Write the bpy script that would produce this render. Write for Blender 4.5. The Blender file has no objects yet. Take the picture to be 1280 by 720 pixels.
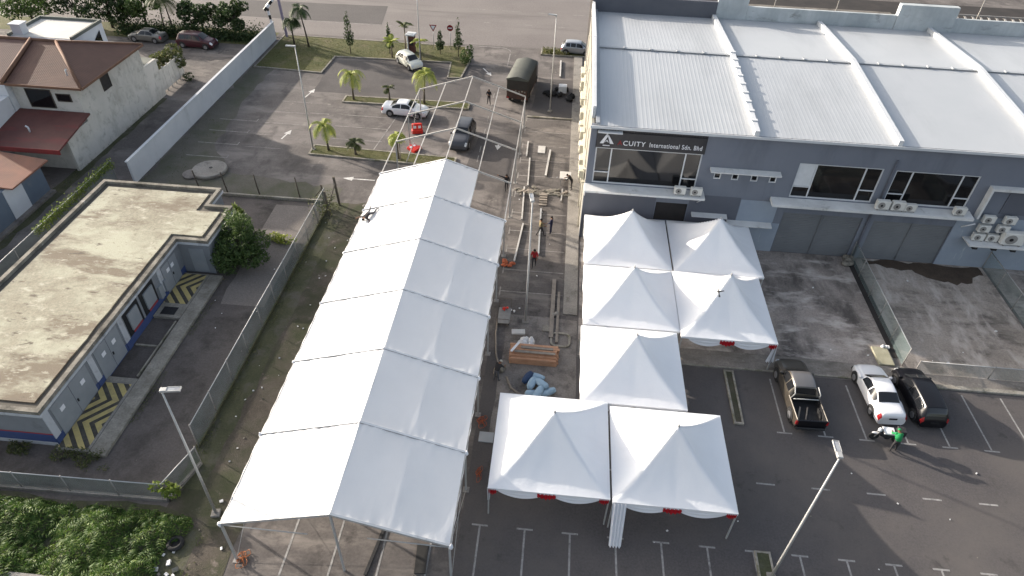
import bpy, bmesh, math, random
from mathutils import Vector, Matrix, noise as mnoise
R = math.radians
random.seed(7)
SC = bpy.context.scene
COL = SC.collection

# ------------------------------------------------------------------ materials
def new_mat(name):
    m = bpy.data.materials.new(name); m.use_nodes = True
    nt = m.node_tree; nt.nodes.clear()
    out = nt.nodes.new('ShaderNodeOutputMaterial')
    b = nt.nodes.new('ShaderNodeBsdfPrincipled')
    nt.links.new(b.outputs[0], out.inputs[0])
    return m, nt, b, out
def c4(c): return (c[0], c[1], c[2], 1)
def pos_node(nt, world):
    if world:
        n = nt.nodes.new('ShaderNodeNewGeometry'); return n.outputs['Position']
    n = nt.nodes.new('ShaderNodeTexCoord'); return n.outputs['Object']
def noise_node(nt, src, scale, detail=6, rough=.6, dist=0, stretch=None):
    if stretch:
        mp = nt.nodes.new('ShaderNodeMapping'); mp.inputs['Scale'].default_value = stretch
        nt.links.new(src, mp.inputs['Vector']); src = mp.outputs[0]
    n = nt.nodes.new('ShaderNodeTexNoise')
    n.inputs['Scale'].default_value = scale; n.inputs['Detail'].default_value = detail
    n.inputs['Roughness'].default_value = rough; n.inputs['Distortion'].default_value = dist
    nt.links.new(src, n.inputs['Vector']); return n.outputs['Fac']
def ramp(nt, fac, stops):
    r = nt.nodes.new('ShaderNodeValToRGB'); el = r.color_ramp.elements
    el[0].position = stops[0][0]; el[0].color = c4(stops[0][1])
    el[1].position = stops[-1][0]; el[1].color = c4(stops[-1][1])
    for p, c in stops[1:-1]:
        e = el.new(p); e.color = c4(c)
    nt.links.new(fac, r.inputs[0]); return r.outputs[0]
def mix(nt, fac, a, b, mode='MIX'):
    n = nt.nodes.new('ShaderNodeMix'); n.data_type = 'RGBA'; n.blend_type = mode
    for s, v in ((n.inputs[0], fac), (n.inputs[6], a), (n.inputs[7], b)):
        if isinstance(v, (int, float)): s.default_value = v
        elif isinstance(v, tuple): s.default_value = c4(v)
        else: nt.links.new(v, s)
    return n.outputs[2]
def bump(nt, b, h, strength, dist=.05):
    n = nt.nodes.new('ShaderNodeBump'); n.inputs['Strength'].default_value = strength
    n.inputs['Distance'].default_value = dist
    nt.links.new(h, n.inputs['Height']); nt.links.new(n.outputs[0], b.inputs['Normal'])
def M(name, c1, c2=None, scale=1.0, rough=.8, metal=0, bmp=0, bs=20, spec=.3, world=False, stains=None, stretch=None, coat=0, fine=0, lo=.35, hi=.65):
    """c1..c2 mixed by noise; stains = (colour, scale, threshold)"""
    m, nt, b, out = new_mat(name)
    src = pos_node(nt, world)
    b.inputs['Roughness'].default_value = rough; b.inputs['Metallic'].default_value = metal
    b.inputs['Specular IOR Level'].default_value = spec
    if coat: b.inputs['Coat Weight'].default_value = coat; b.inputs['Coat Roughness'].default_value = .05
    if c2 is None: c2 = tuple(v*.88 for v in c1)
    col = ramp(nt, noise_node(nt, src, scale, 8, .65, .1, stretch), [(lo, c1), (hi, c2)])
    if fine:
        f = noise_node(nt, src, fine, 3, .7)
        col = mix(nt, 1.0, col, ramp(nt, f, [(.25, (.72, .72, .72)), (.75, (1.2, 1.2, 1.2))]), 'MULTIPLY')
    if stains:
        for st in (stains if isinstance(stains, list) else [stains]):
            sc, ss, th = st[:3]; ext = st[3] if len(st) > 3 else None
            w = st[4] if len(st) > 4 else .12
            f = ramp(nt, noise_node(nt, src, ss, 9, .68, .18, ext), [(th-w, (0, 0, 0)), (th+w, (1, 1, 1))])
            col = mix(nt, f, col, sc)
    nt.links.new(col, b.inputs['Base Color'])
    if bmp: bump(nt, b, noise_node(nt, src, bs, 6, .7), bmp)
    return m
MT = {}
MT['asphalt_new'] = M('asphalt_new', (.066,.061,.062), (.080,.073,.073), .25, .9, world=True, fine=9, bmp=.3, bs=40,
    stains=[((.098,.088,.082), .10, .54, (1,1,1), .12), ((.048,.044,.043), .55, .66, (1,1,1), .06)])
MT['asphalt_old'] = M('asphalt_old', (.092,.082,.077), (.128,.114,.107), .2, .92, world=True, fine=7, bmp=.3, bs=40,
    stains=[((.190,.170,.158), .22, .57, (.6,1.5,1), .10), ((.055,.049,.047), .33, .60, (1,.6,1), .08), ((.21,.19,.17), .7, .66, (1,1,1), .05)])
MT['asphalt_mid'] = M('asphalt_mid', (.082,.073,.069), (.115,.103,.096), .35, .92, world=True, fine=7, bmp=.3, bs=40,
    stains=[((.18,.160,.145), .45, .58, (.5,1.5,1), .09), ((.045,.04,.038), .6, .61, (1,1,1), .07)])
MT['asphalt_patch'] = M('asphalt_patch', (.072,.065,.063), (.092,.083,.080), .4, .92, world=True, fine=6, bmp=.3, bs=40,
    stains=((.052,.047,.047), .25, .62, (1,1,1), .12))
MT['road'] = M('road', (.150,.133,.126), (.178,.160,.150), .1, .92, world=True, fine=5, bmp=.2, bs=40,
    stains=[((.19,.172,.16), .12, .6, (.35,1.6,1), .12), ((.10,.09,.085), .1, .63, (.25,2.2,1), .08)])
MT['road_patch'] = M('road_patch', (.082,.075,.073), (.095,.087,.084), .3, .92, world=True, fine=6)
MT['concrete'] = M('concrete', (.20,.185,.165), (.27,.25,.225), .5, .9, world=True, fine=9, bmp=.2, bs=30,
    stains=((.09,.082,.07), .9, .62, (1,1,1), .1))
MT['concrete_pad'] = M('concrete_pad', (.17,.152,.138), (.22,.198,.18), .5, .9, world=True, fine=9, bmp=.2, bs=30,
    stains=[((.065,.058,.054), .8, .58, (1,1,1), .1), ((.19,.175,.16), 1.1, .68, (1,1,1), .06)])
MT['footway'] = M('footway', (.19,.17,.15), (.25,.225,.20), .5, .9, world=True, fine=9, stains=[((.11,.10,.085), .6, .56, (.5,1.5,1), .1), ((.34,.31,.27), .9, .66, (1,1,1), .06)])
MT['driveway'] = M('driveway', (.235,.203,.18), (.32,.28,.25), .28, .9, world=True, fine=8, bmp=.25, bs=30,
    stains=[((.085,.075,.068), .33, .54, (1.3,.6,1), .10), ((.42,.38,.345), .5, .57, (.6,1.5,1), .07), ((.045,.04,.04), 1.3, .68, (1,1,1), .06)])
MT['driveway_b'] = M('driveway_b', (.24,.208,.178), (.33,.288,.25), .3, .9, world=True, fine=8, bmp=.25, bs=30,
    stains=[((.055,.048,.043), .4, .60, (.6,1.4,1), .1), ((.42,.375,.335), .4, .55, (1.5,.6,1), .07)])
MT['mud'] = M('mud', (.050,.036,.026), (.075,.055,.040), .8, .8, world=True, fine=8, bmp=.5, bs=10)
MT['paint_white'] = M('paint_white', (.62,.60,.57), (.40,.38,.36), 1.4, .8, world=True, fine=5, stains=((.16,.15,.14), 1.3, .62, (1,1,1), .09))
MT['paint_faded'] = M('paint_faded', (.30,.28,.26), (.19,.175,.165), 1.2, .85, world=True, fine=6, stains=((.12,.11,.105), 1.1, .55, (1,1,1), .1))
MT['paint_sharp'] = M('paint_sharp', (.29,.28,.27), (.20,.195,.19), 2, .8, world=True, fine=6, stains=((.11,.105,.105), 2.2, .60, (1,1,1), .06))
MT['dirt'] = M('dirt', (.062,.052,.040), (.098,.083,.068), .5, .95, world=True, fine=9, bmp=.7, bs=12,
    stains=[((.040,.045,.022), .33, .53, (1,1,1), .1), ((.19,.155,.14), .9, .66, (1,1,1), .07)])
MT['moss'] = M('moss', (.050,.055,.028), (.075,.075,.042), .6, .95, world=True, fine=9, bmp=.5, bs=14,
    stains=((.10,.092,.08), .5, .6, (1,1,1), .1))
MT['lot_moss'] = M('lot_moss', (.088,.084,.064), (.115,.104,.090), .35, .95, world=True, fine=8, bmp=.3, bs=20,
    stains=((.062,.068,.04), .3, .60, (1,1,1), .12))
MT['yard'] = M('yard', (.078,.068,.063), (.105,.092,.086), .35, .92, world=True, fine=9, bmp=.3, bs=30,
    stains=[((.040,.035,.031), .45, .58, (1,1,1), .1), ((.11,.098,.09), .6, .68, (1,1,1), .06)])
MT['slab_a'] = M('slab_a', (.14,.124,.113), (.17,.15,.138), .4, .92, world=True, fine=8)
MT['grass_ground'] = M('grass_ground', (.060,.068,.020), (.10,.095,.035), .35, .95, world=True, fine=8, bmp=.6, bs=14,
    stains=((.12,.10,.06), .45, .60, (1,1,1), .09))
MT['kerb'] = M('kerb', (.33,.305,.26), (.21,.19,.16), 1.2, .9, world=True, fine=8, stains=((.10,.10,.055), 1.1, .58, (1,1,1), .1))
MT['kerb_pale'] = M('kerb_pale', (.27,.25,.215), (.17,.155,.13), 1.2, .9, world=True, fine=8, stains=((.12,.11,.08), 1.4, .66, (1,1,1), .08))
def yellow_black():
    m, nt, b, out = new_mat('hazard_stripes')
    b.inputs['Roughness'].default_value = .85
    src = pos_node(nt, False)
    sp = nt.nodes.new('ShaderNodeSeparateXYZ'); nt.links.new(src, sp.inputs[0])
    def mth(op, a, bb=None):
        n = nt.nodes.new('ShaderNodeMath'); n.operation = op
        for s, v in ((n.inputs[0], a), (n.inputs[1], bb)):
            if v is None: continue
            if isinstance(v, (int, float)): s.default_value = v
            else: nt.links.new(v, s)
        return n.outputs[0]
    y = mth('SUBTRACT', sp.outputs[1], 0.0)
    tri = mth('PINGPONG', y, 1.75)
    v = mth('ADD', sp.outputs[0], mth('MULTIPLY', tri, .9))
    f = mth('GREATER_THAN', mth('FRACT', mth('MULTIPLY', v, 1.35)), .45)
    col = mix(nt, f, (.04,.036,.03), (.42,.335,.13))
    dirt = ramp(nt, noise_node(nt, src, 1.6, 7, .7), [(.45, (0,0,0)), (.75, (.7,.7,.7))])
    col = mix(nt, dirt, col, (.13,.115,.09))
    nt.links.new(col, b.inputs['Base Color']); return m
MT['hazard'] = yellow_black()
# structures
MT['facade'] = M('facade', (.150,.163,.195), (.170,.183,.212), .3, .85, spec=.2, stains=((.125,.135,.16), .5, .62, (1,1,.25), .12))
MT['facade_pale'] = M('facade_pale', (.245,.28,.33), (.29,.325,.37), .5, .85, spec=.2, stains=((.40,.43,.46), 1.2, .68, (1.5,1,.4), .05))
MT['facade_dark'] = M('facade_dark', (.095,.10,.12), (.11,.115,.135), .3, .8)
MT['shutter'] = M('shutter', (.125,.13,.137), (.15,.155,.16), .5, .6, spec=.4)
MT['side_wall'] = M('side_wall', (.25,.24,.21), (.19,.18,.16), .5, .85)
MT['ledge'] = M('ledge', (.62,.62,.61), (.50,.50,.49), .6, .8, stains=((.27,.26,.24), .9, .66, (1,1,1), .08))
MT['roof_metal'] = M('roof_metal', (.345,.360,.375), (.375,.388,.402), .18, .42, metal=.0, spec=.5, stains=((.30,.312,.325), .3, .62, (1,.25,1), .12))
MT['ridge_white'] = M('ridge_white', (.52,.535,.55), (.45,.465,.48), .5, .6)
MT['roof_seam'] = M('roof_seam', (.31,.325,.34), None, 1, .5)
MT['parapet_old'] = M('parapet_old', (.46,.49,.50), (.36,.385,.395), .6, .9, stains=[((.16,.16,.15), .9, .62, (.5,1,1), .07), ((.30,.33,.34), .35, .55, (1,1,.3), .1)])
MT['parapet_dark'] = M('parapet_dark', (.085,.088,.105), (.10,.105,.12), .5, .8)
MT['brown_conc'] = M('brown_conc', (.17,.155,.135), (.11,.10,.088), .7, .9, stains=((.05,.045,.04), .9, .6, (1,1,1), .1))
MT['dark_void'] = M('dark_void', (.022,.02,.019), (.035,.03,.028), .6, .9)
MT['black_clad'] = M('black_clad', (.018,.018,.022), (.026,.026,.03), 1, .45, spec=.4)
def glass_mat(name, c, rough=.06):
    m, nt, b, out = new_mat(name)
    b.inputs['Base Color'].default_value = c4(c); b.inputs['Roughness'].default_value = rough
    b.inputs['Specular IOR Level'].default_value = .5; b.inputs['IOR'].default_value = 1.5
    src = pos_node(nt, False); bump(nt, b, noise_node(nt, src, .8, 2, .5), .05, .02)
    return m
MT['glass'] = glass_mat('dark_glass', (.006,.006,.007))
MT['car_glass'] = glass_mat('car_glass', (.010,.011,.013), .08)
MT['white_frame'] = M('white_frame', (.60,.61,.62), (.52,.53,.54), 2, .5)
MT['sign_white'] = M('sign_white', (.70,.70,.72), None, 2, .5)
MT['sign_red'] = M('sign_red', (.20,.016,.02), None, 2, .5)
MT['util_wall'] = M('util_wall', (.155,.165,.178), (.18,.19,.205), .6, .85, stains=((.12,.125,.13), .8, .64, (1,1,1), .1))
MT['util_white'] = M('util_white', (.36,.375,.40), (.42,.43,.45), .6, .85, stains=((.24,.24,.245), .9, .62, (1,1,1), .1))
MT['util_blue'] = M('util_blue', (.035,.058,.15), (.05,.072,.17), .8, .8, stains=((.09,.10,.14), 1.1, .66, (1,1,1), .08))
MT['util_red'] = M('util_red', (.28,.04,.05), None, 2, .8)
MT['util_door'] = M('util_door', (.20,.215,.23), (.24,.255,.27), .8, .6)
MT['util_roof'] = M('util_roof', (.315,.295,.225), (.235,.21,.158), .35, .95, fine=6, bmp=.5, bs=8, lo=.3, hi=.7,
    stains=[((.375,.365,.28), .22, .52, (1,1.3,1), .08), ((.175,.145,.108), .30, .56, (.6,1.5,1), .05), ((.42,.40,.32), 1.3, .61, (.7,1.4,1), .06), ((.12,.10,.078), 1.1, .635, (.6,1.6,1), .035), ((.21,.18,.13), 2.6, .64, (1,1,1), .05)])
MT['util_parapet'] = M('util_parapet', (.26,.24,.20), (.18,.165,.14), 1, .95, fine=8, stains=[((.065,.06,.05), .9, .56, (1,1,1), .12), ((.42,.40,.36), 1.5, .67, (1,1,1), .06)])
MT['util_gutter'] = M('util_gutter', (.105,.096,.082), (.075,.068,.058), 1, .95, stains=((.17,.155,.13), 1, .63, (1,1,1), .09))
MT['white_wall'] = M('white_wall', (.40,.415,.44), (.46,.475,.49), .3, .85, stains=((.30,.31,.32), .5, .66, (1,1,.3), .1))
MT['house_wall'] = M('house_wall', (.44,.42,.38), (.50,.475,.435), .5, .9, stains=[((.32,.305,.27), .55, .62, (1,1,.5), .1), ((.30,.29,.26), 1.5, .62, (1,1,1), .08)])
MT['house_white'] = M('house_white', (.52,.53,.55), (.46,.47,.49), .5, .85, stains=((.30,.30,.29), .6, .68, (1,1,.4), .1))
def tile_mat(name, c1, c2, sc, along='Y'):
    m, nt, b, out = new_mat(name); b.inputs['Roughness'].default_value = .8
    src = pos_node(nt, False)
    col = ramp(nt, noise_node(nt, src, .5, 8, .7, .4), [(.35, c1), (.65, c2)])
    wv = nt.nodes.new('ShaderNodeTexWave'); wv.wave_type = 'BANDS'; wv.bands_direction = along
    wv.inputs['Scale'].default_value = sc; nt.links.new(src, wv.inputs['Vector'])
    w2 = nt.nodes.new('ShaderNodeTexWave'); w2.wave_type = 'BANDS'; w2.bands_direction = 'X' if along == 'Y' else 'Y'
    w2.inputs['Scale'].default_value = sc; nt.links.new(src, w2.inputs['Vector'])
    col = mix(nt, 1, col, ramp(nt, wv.outputs['Fac'], [(0, (.88,.88,.88)), (.4, (1.04,1.04,1.04))]), 'MULTIPLY')
    nt.links.new(col, b.inputs['Base Color'])
    n = nt.nodes.new('ShaderNodeBump'); n.inputs['Strength'].default_value = .3; n.inputs['Distance'].default_value = .03
    mx = nt.nodes.new('ShaderNodeMath'); mx.operation = 'ADD'
    nt.links.new(wv.outputs['Fac'], mx.inputs[0]); nt.links.new(w2.outputs['Fac'], mx.inputs[1])
    nt.links.new(mx.outputs[0], n.inputs['Height']); nt.links.new(n.outputs[0], b.inputs['Normal'])
    return m
MT['tiles_brown'] = tile_mat('tiles_brown', (.075,.036,.025), (.105,.052,.036), 1.9)
MT['tiles_dark'] = tile_mat('tiles_dark', (.068,.034,.030), (.088,.046,.038), 1.9)
MT['tiles_orange'] = tile_mat('tiles_orange', (.20,.082,.05), (.14,.062,.042), 2.0, 'X')
MT['ridge_tile'] = M('ridge_tile', (.17,.092,.058), (.12,.065,.045), 1.5, .8)
MT['lean_roof'] = M('lean_roof', (.085,.034,.030), (.12,.048,.04), .5, .7, stains=((.17,.03,.03), .5, .64, (.4,1.4,1), .1))
MT['lean_red'] = M('lean_red', (.22,.03,.028), (.13,.025,.025), .8, .6)
MT['blue_wall'] = M('blue_wall', (.10,.125,.16), (.12,.145,.18), .6, .85, stains=((.16,.17,.18), .9, .68, (1,1,.5), .08))
MT['flat_roof'] = M('flat_roof', (.52,.50,.46), (.44,.425,.39), .4, .85)
MT['dark_trim'] = M('dark_trim', (.10,.11,.095), (.14,.145,.13), 1, .85)
MT['black'] = M('black', (.012,.012,.013), (.02,.02,.022), 3, .6)
MT['rubber'] = M('rubber', (.018,.018,.018), (.028,.027,.026), 3, .85)
MT['steel'] = M('steel', (.36,.36,.355), (.28,.28,.275), 3, .5, metal=.35)
MT['galv'] = M('galv', (.40,.405,.40), (.33,.33,.325), 2, .5, metal=.2)
MT['galv_dull'] = M('galv_dull', (.26,.25,.235), (.19,.18,.17), 2, .65)
MT['tube_white'] = M('tube_white', (.50,.48,.45), (.38,.365,.34), 1.5, .45)
MT['rim'] = M('rim', (.30,.30,.31), (.22,.22,.23), 5, .35, metal=.6)
MT['lamp_lens'] = M('lamp_lens', (.30,.32,.34), (.2,.2,.22), 4, .25)
def fabric(name, c, trans=.22, bscale=3.0, bstr=.22, st=(1,1,1)):
    m, nt, b, out = new_mat(name)
    src = pos_node(nt, False)
    col = ramp(nt, noise_node(nt, src, .5, 6, .6), [(.3, c), (.75, tuple(v*.95 for v in c))])
    b.inputs['Roughness'].default_value = .55; b.inputs['Specular IOR Level'].default_value = .25
    nt.links.new(col, b.inputs['Base Color'])
    n1 = noise_node(nt, src, bscale, 5, .6, .8, st)
    bump(nt, b, n1, bstr, .10)
    tr = nt.nodes.new('ShaderNodeBsdfTranslucent'); nt.links.new(col, tr.inputs[0])
    mx = nt.nodes.new('ShaderNodeMixShader'); mx.inputs[0].default_value = trans
    nt.links.new(b.outputs[0], mx.inputs[1]); nt.links.new(tr.outputs[0], mx.inputs[2])
    nt.links.new(mx.outputs[0], out.inputs[0]); return m
MT['pvc'] = fabric('marquee_pvc', (.85,.85,.85), .30, 1.6, .16, (1,.35,1))
MT['pagoda'] = fabric('pagoda_pvc', (.83,.84,.86), .2, 1.8, .22)
MT['satin'] = fabric('white_satin', (.76,.77,.80), .2, 4, .3)
MT['satin_red'] = fabric('red_satin', (.42,.012,.02), .2, 6, .4)
# foliage
def leafm(name, c1, c2, c3=None, sc=1.3):
    m, nt, b, out = new_mat(name)
    src = pos_node(nt, False)
    col = ramp(nt, noise_node(nt, src, sc, 5, .7), [(.33, c1), (.66, c2)])
    if c3:
        g = nt.nodes.new('ShaderNodeNewGeometry')
        f = ramp(nt, g.outputs['Random Per Island'], [(.72, (0,0,0)), (.80, (1,1,1))])
        col = mix(nt, f, col, c3)
    nt.links.new(col, b.inputs['Base Color']); b.inputs['Roughness'].default_value = .6
    b.inputs['Specular IOR Level'].default_value = .3
    tr = nt.nodes.new('ShaderNodeBsdfTranslucent'); nt.links.new(col, tr.inputs[0])
    mx = nt.nodes.new('ShaderNodeMixShader'); mx.inputs[0].default_value = .3
    nt.links.new(b.outputs[0], mx.inputs[1]); nt.links.new(tr.outputs[0], mx.inputs[2])
    nt.links.new(mx.outputs[0], out.inputs[0]); return m
MT['leaf_dark'] = leafm('leaf_dark', (.018,.034,.012), (.035,.062,.018), (.06,.09,.03))
MT['leaf_mid'] = leafm('leaf_mid', (.035,.065,.016), (.06,.10,.025), (.10,.14,.045))
MT['leaf_scrub'] = leafm('leaf_scrub', (.035,.078,.014), (.085,.15,.026), (.16,.22,.05), .8)
MT['leaf_bright'] = leafm('leaf_bright', (.10,.15,.025), (.15,.19,.035), (.20,.24,.06))
MT['leaf_yellow'] = leafm('leaf_yellow', (.23,.27,.045), (.32,.34,.07), (.17,.22,.04))
MT['leaf_olive'] = leafm('leaf_olive', (.055,.070,.022), (.085,.10,.035), (.12,.12,.05))
MT['grass_blade'] = leafm('grass_blade', (.055,.065,.018), (.10,.105,.03), (.14,.13,.05))
MT['bark'] = M('bark', (.14,.12,.095), (.085,.072,.058), 4, .9, bmp=.5, bs=15)
MT['bark_dark'] = M('bark_dark', (.05,.042,.034), (.075,.062,.05), 4, .9)
# cars and people
def paint(name, c, rough=.3, metal=0, coat=.6): return M(name, c, tuple(v*.95 for v in c), .8, rough, metal, coat=coat, spec=.5)
MT['car_white'] = paint('car_white', (.66,.66,.67))
MT['car_black'] = M('car_black', (.006,.006,.008), None, 1, .28, coat=.15, spec=.3)
MT['car_navy'] = M('car_navy', (.055,.058,.068), None, 1, .4, coat=.2, spec=.3)
MT['car_bronze'] = paint('car_bronze', (.070,.060,.047), .35, .35)
MT['car_greytop'] = paint('car_greytop', (.13,.125,.125), .35, .3)
MT['car_silver'] = paint('car_silver', (.33,.34,.36), .35, .5)
MT['car_maroon'] = paint('car_maroon', (.045,.008,.014), .35, .1, .3)
MT['car_grey'] = paint('car_grey', (.14,.135,.125), .35, .3)
MT['car_cream'] = paint('car_cream', (.60,.60,.52))
MT['plastic_black'] = M('plastic_black', (.02,.02,.021), (.03,.03,.031), 4, .6)
MT['tail_red'] = M('tail_red', (.30,.012,.015), (.22,.01,.012), 4, .2, coat=.5)
MT['head_clear'] = M('head_clear', (.62,.64,.66), (.4,.42,.44), 8, .12, coat=.8)
MT['truck_box'] = M('truck_box', (.024,.021,.019), (.036,.032,.028), 1, .7)
MT['truck_tarp'] = M('truck_tarp', (.060,.064,.058), (.078,.082,.072), .6, .8, bmp=.4, bs=5)
MT['truck_rust'] = M('truck_rust', (.075,.040,.030), (.045,.03,.026), 2, .8)
MT['red_plastic'] = M('red_plastic', (.62,.035,.02), (.52,.03,.02), 2, .45)
MT['orange'] = M('orange', (.36,.085,.03), (.27,.065,.028), 2, .7)
MT['wood'] = M('wood', (.46,.26,.16), (.36,.195,.115), 2.5, .8, stains=((.42,.26,.17), 2, .6, (.3,2,2), .06))
MT['wood_grey'] = M('wood_grey', (.26,.225,.19), (.18,.155,.13), 2.5, .85)
MT['cloth_white'] = fabric('bag_white', (.70,.69,.68), .1, 5, .4)
MT['bag_blue'] = fabric('bag_blue', (.30,.42,.52), .05, 4, .8)
MT['bag_navy'] = fabric('bag_navy', (.025,.05,.11), .05, 4, .7)
MT['scrap'] = M('scrap', (.13,.12,.10), (.22,.20,.165), 3, .8)
MT['ac'] = M('ac', (.62,.61,.57), (.52,.51,.475), 2, .6)
MT['ac_cream'] = M('ac_cream', (.58,.55,.45), (.50,.47,.38), 2, .6)
MT['mesh_pale'] = None
def mesh_fence(name, c, cover, noisy=.0):
    m, nt, b, out = new_mat(name)
    b.inputs['Roughness'].default_value = .7
    src = pos_node(nt, False)
    nt.links.new(ramp(nt, noise_node(nt, src, .7, 6, .7), [(.35, c), (.7, tuple(v*.6 for v in c))]), b.inputs['Base Color'])
    fs = []
    for a in (45, -45):
        mp = nt.nodes.new('ShaderNodeMapping'); mp.inputs['Rotation'].default_value = (R(a), R(a), 0)
        nt.links.new(src, mp.inputs['Vector'])
        w = nt.nodes.new('ShaderNodeTexWave'); w.wave_type = 'BANDS'; w.bands_direction = 'Z'
        w.inputs['Scale'].default_value = 14; nt.links.new(mp.outputs[0], w.inputs['Vector'])
        g = nt.nodes.new('ShaderNodeMath'); g.operation = 'GREATER_THAN'; g.inputs[1].default_value = 1-cover
        nt.links.new(w.outputs['Fac'], g.inputs[0]); fs.append(g.outputs[0])
    mxx = nt.nodes.new('ShaderNodeMath'); mxx.operation = 'MAXIMUM'
    nt.links.new(fs[0], mxx.inputs[0]); nt.links.new(fs[1], mxx.inputs[1])
    t = nt.nodes.new('ShaderNodeBsdfTransparent'); mx = nt.nodes.new('ShaderNodeMixShader')
    nt.links.new(mxx.outputs[0], mx.inputs[0]); nt.links.new(t.outputs[0], mx.inputs[1]); nt.links.new(b.outputs[0], mx.inputs[2])
    nt.links.new(mx.outputs[0], out.inputs[0]); return m
MT['chainlink'] = mesh_fence('chainlink', (.16,.19,.18), .22)
MT['chainlink_teal'] = mesh_fence('chainlink_teal', (.15,.20,.20), .14)

# ------------------------------------------------------------------ mesh builder
LAST = []
SPLIT = {'painted_panel', 'painted_base', 'purlin', 'pilaster', 'pilaster_base', 'step', 'shelf_bracket', 'ledge_bracket', 'foot', 'mast', 'back_parapet', 'back_ledge',
         'panel', 'post', 'drain_pipe', 'riser', 'trunking', 'notice', 'meter_box', 'stake', 'fork', 'roll_bar', 'bed_rail', 'tailboard', 'keder_rail', 'bracing_cable', 'brace',
         'loose_plank', 'side_parapet', 'gutter', 'bay_frame', 'window_frame', 'recess', 'roof_box', 'parapet', 'yard_wall', 'edge_slab', 'trench_edge', 'rafter', 'ridge_tiles', 'eave_flap'}
class MB:
    def __init__(s): s.v = []; s.f = []; s.mi = []; s.cur = 0; s.smooth = []
    def face(s, idx, sm=False): s.f.append(tuple(idx)); s.mi.append(s.cur); s.smooth.append(sm)
    def add(s, vs, fs, sm=False):
        o = len(s.v); s.v += [tuple(v) for v in vs]
        for f in fs: s.face([o+i for i in f], sm)
        return o
    def box(s, x0, x1, y0, y1, z0, z1, T=None):
        vs = [Vector((x, y, z)) for z in (z0, z1) for y in (y0, y1) for x in (x0, x1)]
        if T: vs = [T @ v for v in vs]
        s.add(vs, [(0,2,3,1), (4,5,7,6), (0,1,5,4), (2,6,7,3), (0,4,6,2), (1,3,7,5)])
        return s
    def bbox(s, x0, x1, y0, y1, z0, z1, b=.03, T=None):
        """box with chamfered vertical and top edges"""
        pts = [(x0+b, y0), (x1-b, y0), (x1, y0+b), (x1, y1-b), (x1-b, y1), (x0+b, y1), (x0, y1-b), (x0, y0+b)]
        cx, cy = (x0+x1)/2, (y0+y1)/2
        top = [(cx+(p[0]-cx)*(1-2*b/max(x1-x0, 1e-3)), cy+(p[1]-cy)*(1-2*b/max(y1-y0, 1e-3))) for p in pts]
        vs = [Vector((p[0], p[1], z0)) for p in pts]+[Vector((p[0], p[1], z1-b)) for p in pts]+[Vector((p[0], p[1], z1)) for p in top]
        if T: vs = [T @ v for v in vs]
        fs = [tuple(range(7, -1, -1)), tuple(range(16, 24))]
        for r in (0, 8):
            for i in range(8):
                j = (i+1) % 8; fs.append((r+i, r+j, r+8+j, r+8+i))
        s.add(vs, fs); return s
    def prism(s, poly, z0, z1, T=None):
        n = len(poly)
        vs = [Vector((p[0], p[1], z0)) for p in poly]+[Vector((p[0], p[1], z1)) for p in poly]
        if T: vs = [T @ v for v in vs]
        a = sum(poly[i][0]*poly[(i+1) % n][1]-poly[(i+1) % n][0]*poly[i][1] for i in range(n))
        top = list(range(n, 2*n)); bot = list(range(n-1, -1, -1))
        fs = [top, bot]+[(i, (i+1) % n, n+(i+1) % n, n+i) for i in range(n)]
        if a < 0: fs = [tuple(reversed(f)) for f in fs]
        s.add(vs, fs); return s
    def sheet(s, poly, z):
        n = len(poly); a = sum(poly[i][0]*poly[(i+1) % n][1]-poly[(i+1) % n][0]*poly[i][1] for i in range(n))
        idx = list(range(n)) if a > 0 else list(range(n-1, -1, -1))
        s.add([(p[0], p[1], z) for p in poly], [idx]); return s
    def rect(s, x0, y0, x1, y1, z): return s.sheet([(x0, y0), (x1, y0), (x1, y1), (x0, y1)], z)
    def line(s, p, q, w, z):
        p = Vector(p).to_2d() if len(p) > 2 else Vector(p); q = Vector(q); d = (q-p).normalized(); n = Vector((-d.y, d.x))*w/2
        return s.sheet([tuple(p+n), tuple(q+n), tuple(q-n), tuple(p-n)], z)
    def bar(s, p, q, w, h=None, up=(0, 0, 1)):
        """rectangular bar between two points"""
        h = h or w; p = Vector(p); q = Vector(q); d = (q-p).normalized(); u = Vector(up)
        if abs(d.dot(u)) > .98: u = Vector((1, 0, 0))
        sx = d.cross(u).normalized(); sz = sx.cross(d)
        vs = []
        for e in (p, q):
            for a, b in ((-1, -1), (1, -1), (1, 1), (-1, 1)): vs.append(e+sx*a*w/2+sz*b*h/2)
        s.add(vs, [(3,2,1,0), (4,5,6,7), (0,1,5,4), (1,2,6,5), (2,3,7,6), (3,0,4,7)]); return s
    def tube(s, pts, rads, n=8, cap=True, sm=True):
        pts = [Vector(p) for p in pts]
        if not hasattr(rads, '__len__'): rads = [rads]*len(pts)
        o = len(s.v); prev = None
        for i, p in enumerate(pts):
            d = (pts[min(i+1, len(pts)-1)]-pts[max(i-1, 0)]).normalized()
            if prev is None:
                u = Vector((0, 0, 1)) if abs(d.z) < .9 else Vector((1, 0, 0))
                u = d.cross(u).normalized()
            else:
                u = (prev-d*prev.dot(d)).normalized()
            prev = u; w = d.cross(u)
            for k in range(n):
                a = 2*math.pi*k/n; s.v.append(tuple(p+(u*math.cos(a)+w*math.sin(a))*rads[i]))
        for i in range(len(pts)-1):
            for k in range(n):
                a = o+i*n+k; b = o+i*n+(k+1) % n; s.face((a, b, b+n, a+n), sm)
        if cap:
            s.face([o+k for k in range(n-1, -1, -1)]); s.face([o+(len(pts)-1)*n+k for k in range(n)])
        return s
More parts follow.
